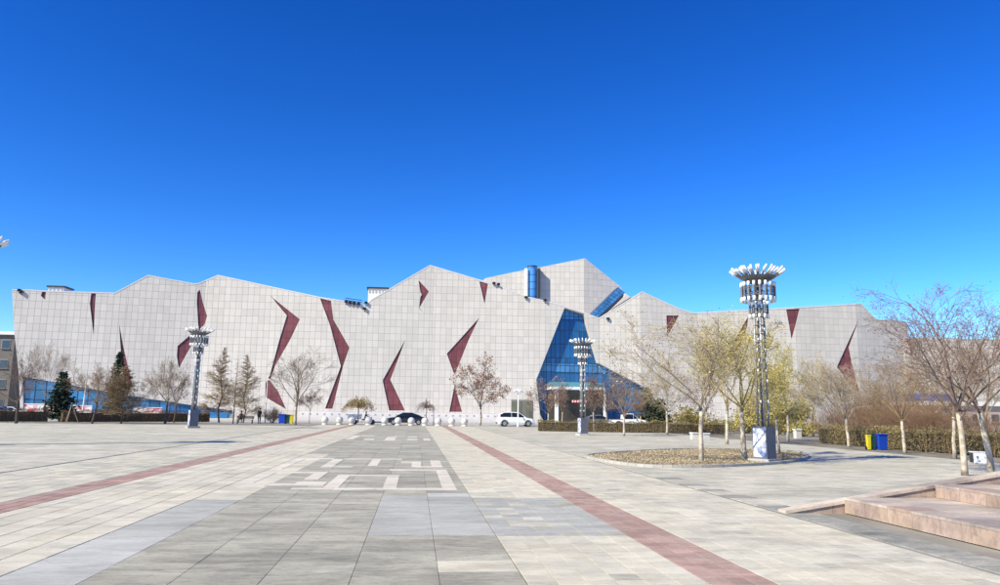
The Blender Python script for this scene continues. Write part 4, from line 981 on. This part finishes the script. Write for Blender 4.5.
# cargo tricycle and rider
tp_ = on_y(361, 422, 90); tri = empty('cargo_tricycle', (tp_.x, 90, 0), 0, 'silver cargo tricycle with a box body behind the bollards', 'tricycle')
MB().box((-.75, 0, .72), (1.5, 1.0, .08)).build('load_floor', M_DARK, tri)
for (c, d) in (((-.75, -.5, .95), (1.5, .04, .42)), ((-.75, .5, .95), (1.5, .04, .42)), ((-1.5, 0, .95), (.04, .96, .42)), ((0, 0, .95), (.04, .96, .42))): MB().box(c, d).build('side_board', P_SILVER, tri)
MB().tube([(0, 0, .55), (.75, 0, .42), (1.15, 0, .95)], .045, 8).build('frame', P_SILVER, tri); MB().tube([(1.15, 0, .95), (1.3, 0, .30)], .035, 8).build('fork', M_DARK, tri)
MB().box((.38, 0, .62), (.42, .3, .12)).build('saddle', M_DARK, tri); MB().tube([(1.12, -.32, 1.03), (1.14, 0, .97), (1.12, .32, 1.03)], .02, 6).build('handlebar', M_DARK, tri)
M = Matrix.Rotation(math.pi/2, 3, 'X')
for x, y in ((1.32, 0), (-.75, -.56), (-.75, .56)):
    wv = MB().lathe([(.2, -.05), (.27, -.055), (.3, 0), (.27, .055), (.2, .05)], 20, (x, y, .3), M=M).build('wheel', M_TYRE, tri); MB().lathe([(.2, -.03), (.04, -.05), (.04, .05), (.2, .03)], 14, (x, y, .3), M=M).build('hub', M_RIM, wv)
J, Rr, E_ = sit(lean=.14, knee=-.38, reach=.12)
person((tp_.x+.42, 90, .19), math.pi/2, J, Rr, E_, 'person in black riding the silver cargo tricycle', clothes('black_clothes', [(0, (.012, .012, .014)), (.08, (.02, .022, .03)), (.56, (.012, .012, .014)), (1.06, SKIN)]), HAIR, (0, -.15, 1.22))
# ================================================================== BINS, BLOCKS, POLES
def bin_(loc, m, label, h=.95, w_=.52, rz=0, group=None):
    o = empty('wheelie_bin', loc, rz, label, 'bin', group)
    MB().box((0, 0, h*.47), (w_*.82, w_*.86, h*.86), taper=1.16).build('body', m, o)
    ld = MB(); ld.prism([(-w_*.54, -w_*.58, h*.9), (w_*.54, -w_*.58, h*.9), (w_*.54, w_*.56, h*.9), (-w_*.54, w_*.56, h*.9)], (0, 0, .05)); fix_normals(ld.build('lid', m, o))
    MB().box((0, w_*.6, h*.93), (w_*.8, .05, .05)).build('handle', m, o)
    MB().box((0, -w_*.50, h*.55), (w_*.4, .012, h*.22)).build('label_plate', M_WHITE, o) if h > 1.2 else None
    for sx_ in (-1, 1): MB().lathe([(.02, -.03), (.09, -.03), (.09, .03), (.02, .03)], 14, (sx_*w_*.42, w_*.42, .09), M=Matrix.Rotation(math.pi/2, 3, 'Y')).build('wheel', M_TYRE, o)
    return o
C_BLUE = mat('blue_plastic', (.008, .055, .42), .4, .06, 3); C_YEL = mat('yellow_plastic', (.62, .52, .02), .45, .08, 3); C_GRN = mat('dark_green_plastic', (.012, .06, .06), .45, .08, 3)
p = ground(881.3, 450); bin_((p.x, p.y, 0), C_BLUE, 'blue wheelie bin by the right-hand hedge', h=.86, w_=.50)
p = ground(873.6, 450); bin_((p.x, p.y+.02, 0), C_GRN, 'dark green wheelie bin squeezed between the blue and yellow ones', h=.88, w_=.19)
p = ground(869.0, 450); bin_((p.x, p.y, 0), C_YEL, 'yellow wheelie bin by the right-hand hedge', h=.80, w_=.19)
p = on_y(282, 422, 89); bin_((p.x, 89, 0), C_BLUE, 'blue bin beside the round bare bush', h=1.15, w_=.75)
p = on_y(287.5, 422, 89); bin_((p.x, 89, 0), C_GRN, 'dark bin beside the blue bin at the wide bare tree', h=1.1, w_=.5)
p = on_y(291, 422, 89); bin_((p.x, 89, 0), C_YEL, 'narrow yellow bin at the foot of the wide bare tree', h=1.1, w_=.45)
def block(px0, px1, py0, py1, label, dark=False):
    a = ground((px0+px1)/2, py1); wd = on_y(px1, py1, a.y).x-on_y(px0, py1, a.y).x; h = on_y((px0+px1)/2, py0, a.y).z
    o = empty('stone_bench', (a.x, a.y, 0), .1, label, 'bench')
    MB().box((0, .2, h*.44), (wd*.86, .36, h*.88)).build('base', M_BALL, o); MB().box((0, .2, h*.94), (wd, .46, h*.12)).build('top_slab', M_WHITE, o)
block(692, 699.5, 432.5, 439.5, 'white stone block bench behind the vase-shaped tree'); block(703, 710.5, 433, 440, 'second white stone block bench, closer to the lamp column'); block(796, 802.5, 429, 438.5, 'small white stone bench by the gap between the hedges')
a = ground(981, 464); wd = 10*a.y/750*1.05
o = empty('utility_cabinet', (a.x, a.y, 0), -.35, 'white metal cabinet between the lime-washed trunks by the hedge', 'cabinet')
MB().box((0, .2, .22), (wd*1.25, .45, .40)).build('body', M_WHITE, o); MB().box((0, .2, .435), (wd*1.33, .5, .03)).build('lid', M_WHITE, o); MB().box((-.1, -.032, .24), (.03, .012, .1)).build('handle', M_DARK, o); MB().box((-wd*.63, .2, .22), (.012, .4, .36)).build('side_panel', M_DARK, o)
# pole with globes near the white car
p = on_y(518, 427, 85); o = empty('globe_lamp', (p.x, 85, 0), 0, 'slim white pole with a cluster of globe lamps in front of the white car', 'street lamp')
hp = on_y(518, 391, 85).z
MB().lathe([(.14, 0), (.14, .3), (.075, .36), (.06, hp)], 12).build('pole', M_WHITE, o, smooth=True)
for k in range(4):
    a = k*math.pi/2+.4; x, y = math.cos(a)*.42, math.sin(a)*.42; q = MB().tube([(0, 0, hp-.35), (x*.7, y*.7, hp-.3), (x, y, hp-.1)], .02, 6).build('arm', M_WHITE, o)
    MB().lathe([(max(.001, .14*math.sin(math.pi*i/8)), hp+.03-.14*math.cos(math.pi*i/8)) for i in range(9)], 12, (x, y, 0)).build('globe', M_LTUBE, q, smooth=True)
MB().lathe([(max(.001, .16*math.sin(math.pi*i/8)), hp+.14-.16*math.cos(math.pi*i/8)) for i in range(9)], 12).build('globe', M_LTUBE, o, smooth=True)
# curved post beside the small weeping tree
p = on_y(433.5, 423, 92); o = empty('crook_lamp', (p.x, 92, 0), 0, 'grey curved lamp post bending over beside the small weeping tree', 'street lamp')
MB().tube([(0, 0, 0), (0, 0, 1.3), (-.05, 0, 1.6), (-.2, 0, 1.8), (-.45, 0, 1.88)], [.06, .05, .045, .04, .035], 8).build('pole', M_STEEL, o, smooth=True); MB().lathe([(.05, 0), (.14, -.12), (.13, -.16)], 12, (-.48, 0, 1.88)).build('lamp_head', M_DARK, o)
p = on_y(265, 422, 94); o = empty('camera_pole', (p.x, 94, 0), 0, 'thin white pole with a small box beside the round bush', 'pole'); hh = on_y(265, 379, 94).z
MB().tube([(0, 0, 0), (0, 0, hh)], [.07, .05], 8).build('pole', M_WHITE, o); MB().box((.2, -.1, hh-.05), (.45, .18, .18)).build('box', M_WHITE, o)
a, b = on_y(82, 414, 99), on_y(86, 386, 99); o = empty('leaning_pole', (a.x, 99, 0), 0, 'white pole leaning before the blue low glazing', 'pole')
MB().tube([(0, 0, 0), (b.x-a.x, 0, b.z)], .09, 8).build('shaft', M_WHITE, o); MB().lathe([(.22, 0), (.22, .1), (.12, .16)], 12).build('foot', M_WHITE, o)
# tripod support for a sapling
p = ground(70, 423); o = empty('tripod_support', (p.x, p.y, 0), 0, 'wooden tripod support stakes in front of the broad low spruce', 'tree stake')
for k in range(3):
    a = k*2.094+.5; MB().tube([(math.cos(a)*.75, math.sin(a)*.75, 0), (-math.cos(a)*.06, -math.sin(a)*.06, 2.0)], .035, 6).build('stake', mat('pale_stake', (.34, .27, .19), .9, .2, 6), o)
MB().lathe([(.1, 1.78), (.1, 1.86)], 10).build('tie', M_DARK, o)
# printed board fence before the low glazing
def board(px0, px1, py0, py1, Y, label):
    a, b = on_y(px0, py1, Y), on_y(px1, py0, Y); o = empty('printed_board', ((a.x+b.x)/2, Y, 0), 0, label, 'sign board'); wd = b.x-a.x; z0, z1 = max(.15, a.z), b.z
    MB().box((0, .05, (z0+z1)/2), (wd, .06, z1-z0)).build('board', mat('red_white_print', (.72, .68, .66), .6, .08, 2, col2=(.50, .035, .05), mixscale=1.3), o)
    MB().box((0, 0, z1+.04), (wd+.1, .1, .08)).build('frame', M_WHITE, o)
    for i in range(max(2, int(wd/2))): MB().box((-wd/2+wd*(i+.5)/max(2, int(wd/2)), .12, z1/2), (.08, .06, z1)).build('post', M_WHITE, o)
board(24, 58, 404.5, 413, 112, 'red and white printed board at the foot of the glazing, behind the broad spruce')
board(72, 92, 406, 413.5, 112, 'red and white printed board by the leaning white pole'); board(132, 162, 408, 415, 112, 'red and white printed board beside the wide grey tree')
# ================================================================== FAR BUILDINGS
def block_house(name, px0, px1, ytop, Y, depth, storeys, cols, wallm, label, roofm, win=(1.3, 1.5)):
    a, b = on_y(px0, 411, Y), on_y(px1, ytop, Y); wd = b.x-a.x; H = b.z; o = empty(name, ((a.x+b.x)/2, Y, 0), 0, label, 'building')
    MB().box((0, depth/2, H/2), (wd, depth, H)).build('wall', wallm, o); MB().box((0, depth/2-.2, H+.3), (wd+.5, depth+.6, .6)).build('parapet', roofm, o)
    for r in range(storeys):
        for c in range(cols):
            x = -wd/2+wd*(c+.5)/cols; z = H*(r+.52)/storeys; f = MB().box((x, -.02, z), (win[0]+.2, .10, win[1]+.2)).build('window', mat('window_frame', (.35, .34, .33), .6), o)
            MB().box((x, -.08, z), (win[0], .05, win[1])).build('pane', mat('window_glass', (.03, .045, .08), .15, .3, 1, spec=.7), f)
            MB().box((x, -.12, z-win[1]/2-.15), (win[0]+.4, .2, .08)).build('sill', wallm, f)
    return o
block_house('apartment_block', -62, 15.5, 335, 150, 14, 4, 4, mat('grey_render', (.17, .155, .14), .9, .15, .5), 'grey apartment block with white parapet beside the museum', M_WHITE)
block_house('low_pink_building', 928, 1040, 407, 98, 8, 1, 6, mat('pink_render', (.52, .42, .38), .85, .1, .5), 'low pinkish building seen over the right-hand hedge', M_WHITE, win=(1.0, .9))
p0, p1 = on_y(922, 403, 105), on_y(958, 395, 105)
o = empty('blue_roofed_shed', ((p0.x+p1.x)/2, 105, 0), 0, 'shed with a bright blue roof behind the bare trees', 'shed'); wd = p1.x-p0.x
MB().box((0, 2.5, p0.z/2), (wd, 5, p0.z)).build('wall', mat('shed_wall', (.45, .42, .4), .8), o)
rf = MB(); rf.prism([(-wd/2-.3, -.3, p0.z), (-wd/2-.3, 5.3, p0.z), (-wd/2-.3, 2.5, p1.z+.2)], (wd+.6, 0, 0)); fix_normals(rf.build('roof', mat('blue_sheet_roof', (.03, .10, .42), .5), o)); MB().box((0, -.03, p0.z*.4), (1.2, .08, p0.z*.7)).build('door', M_DARK, o)
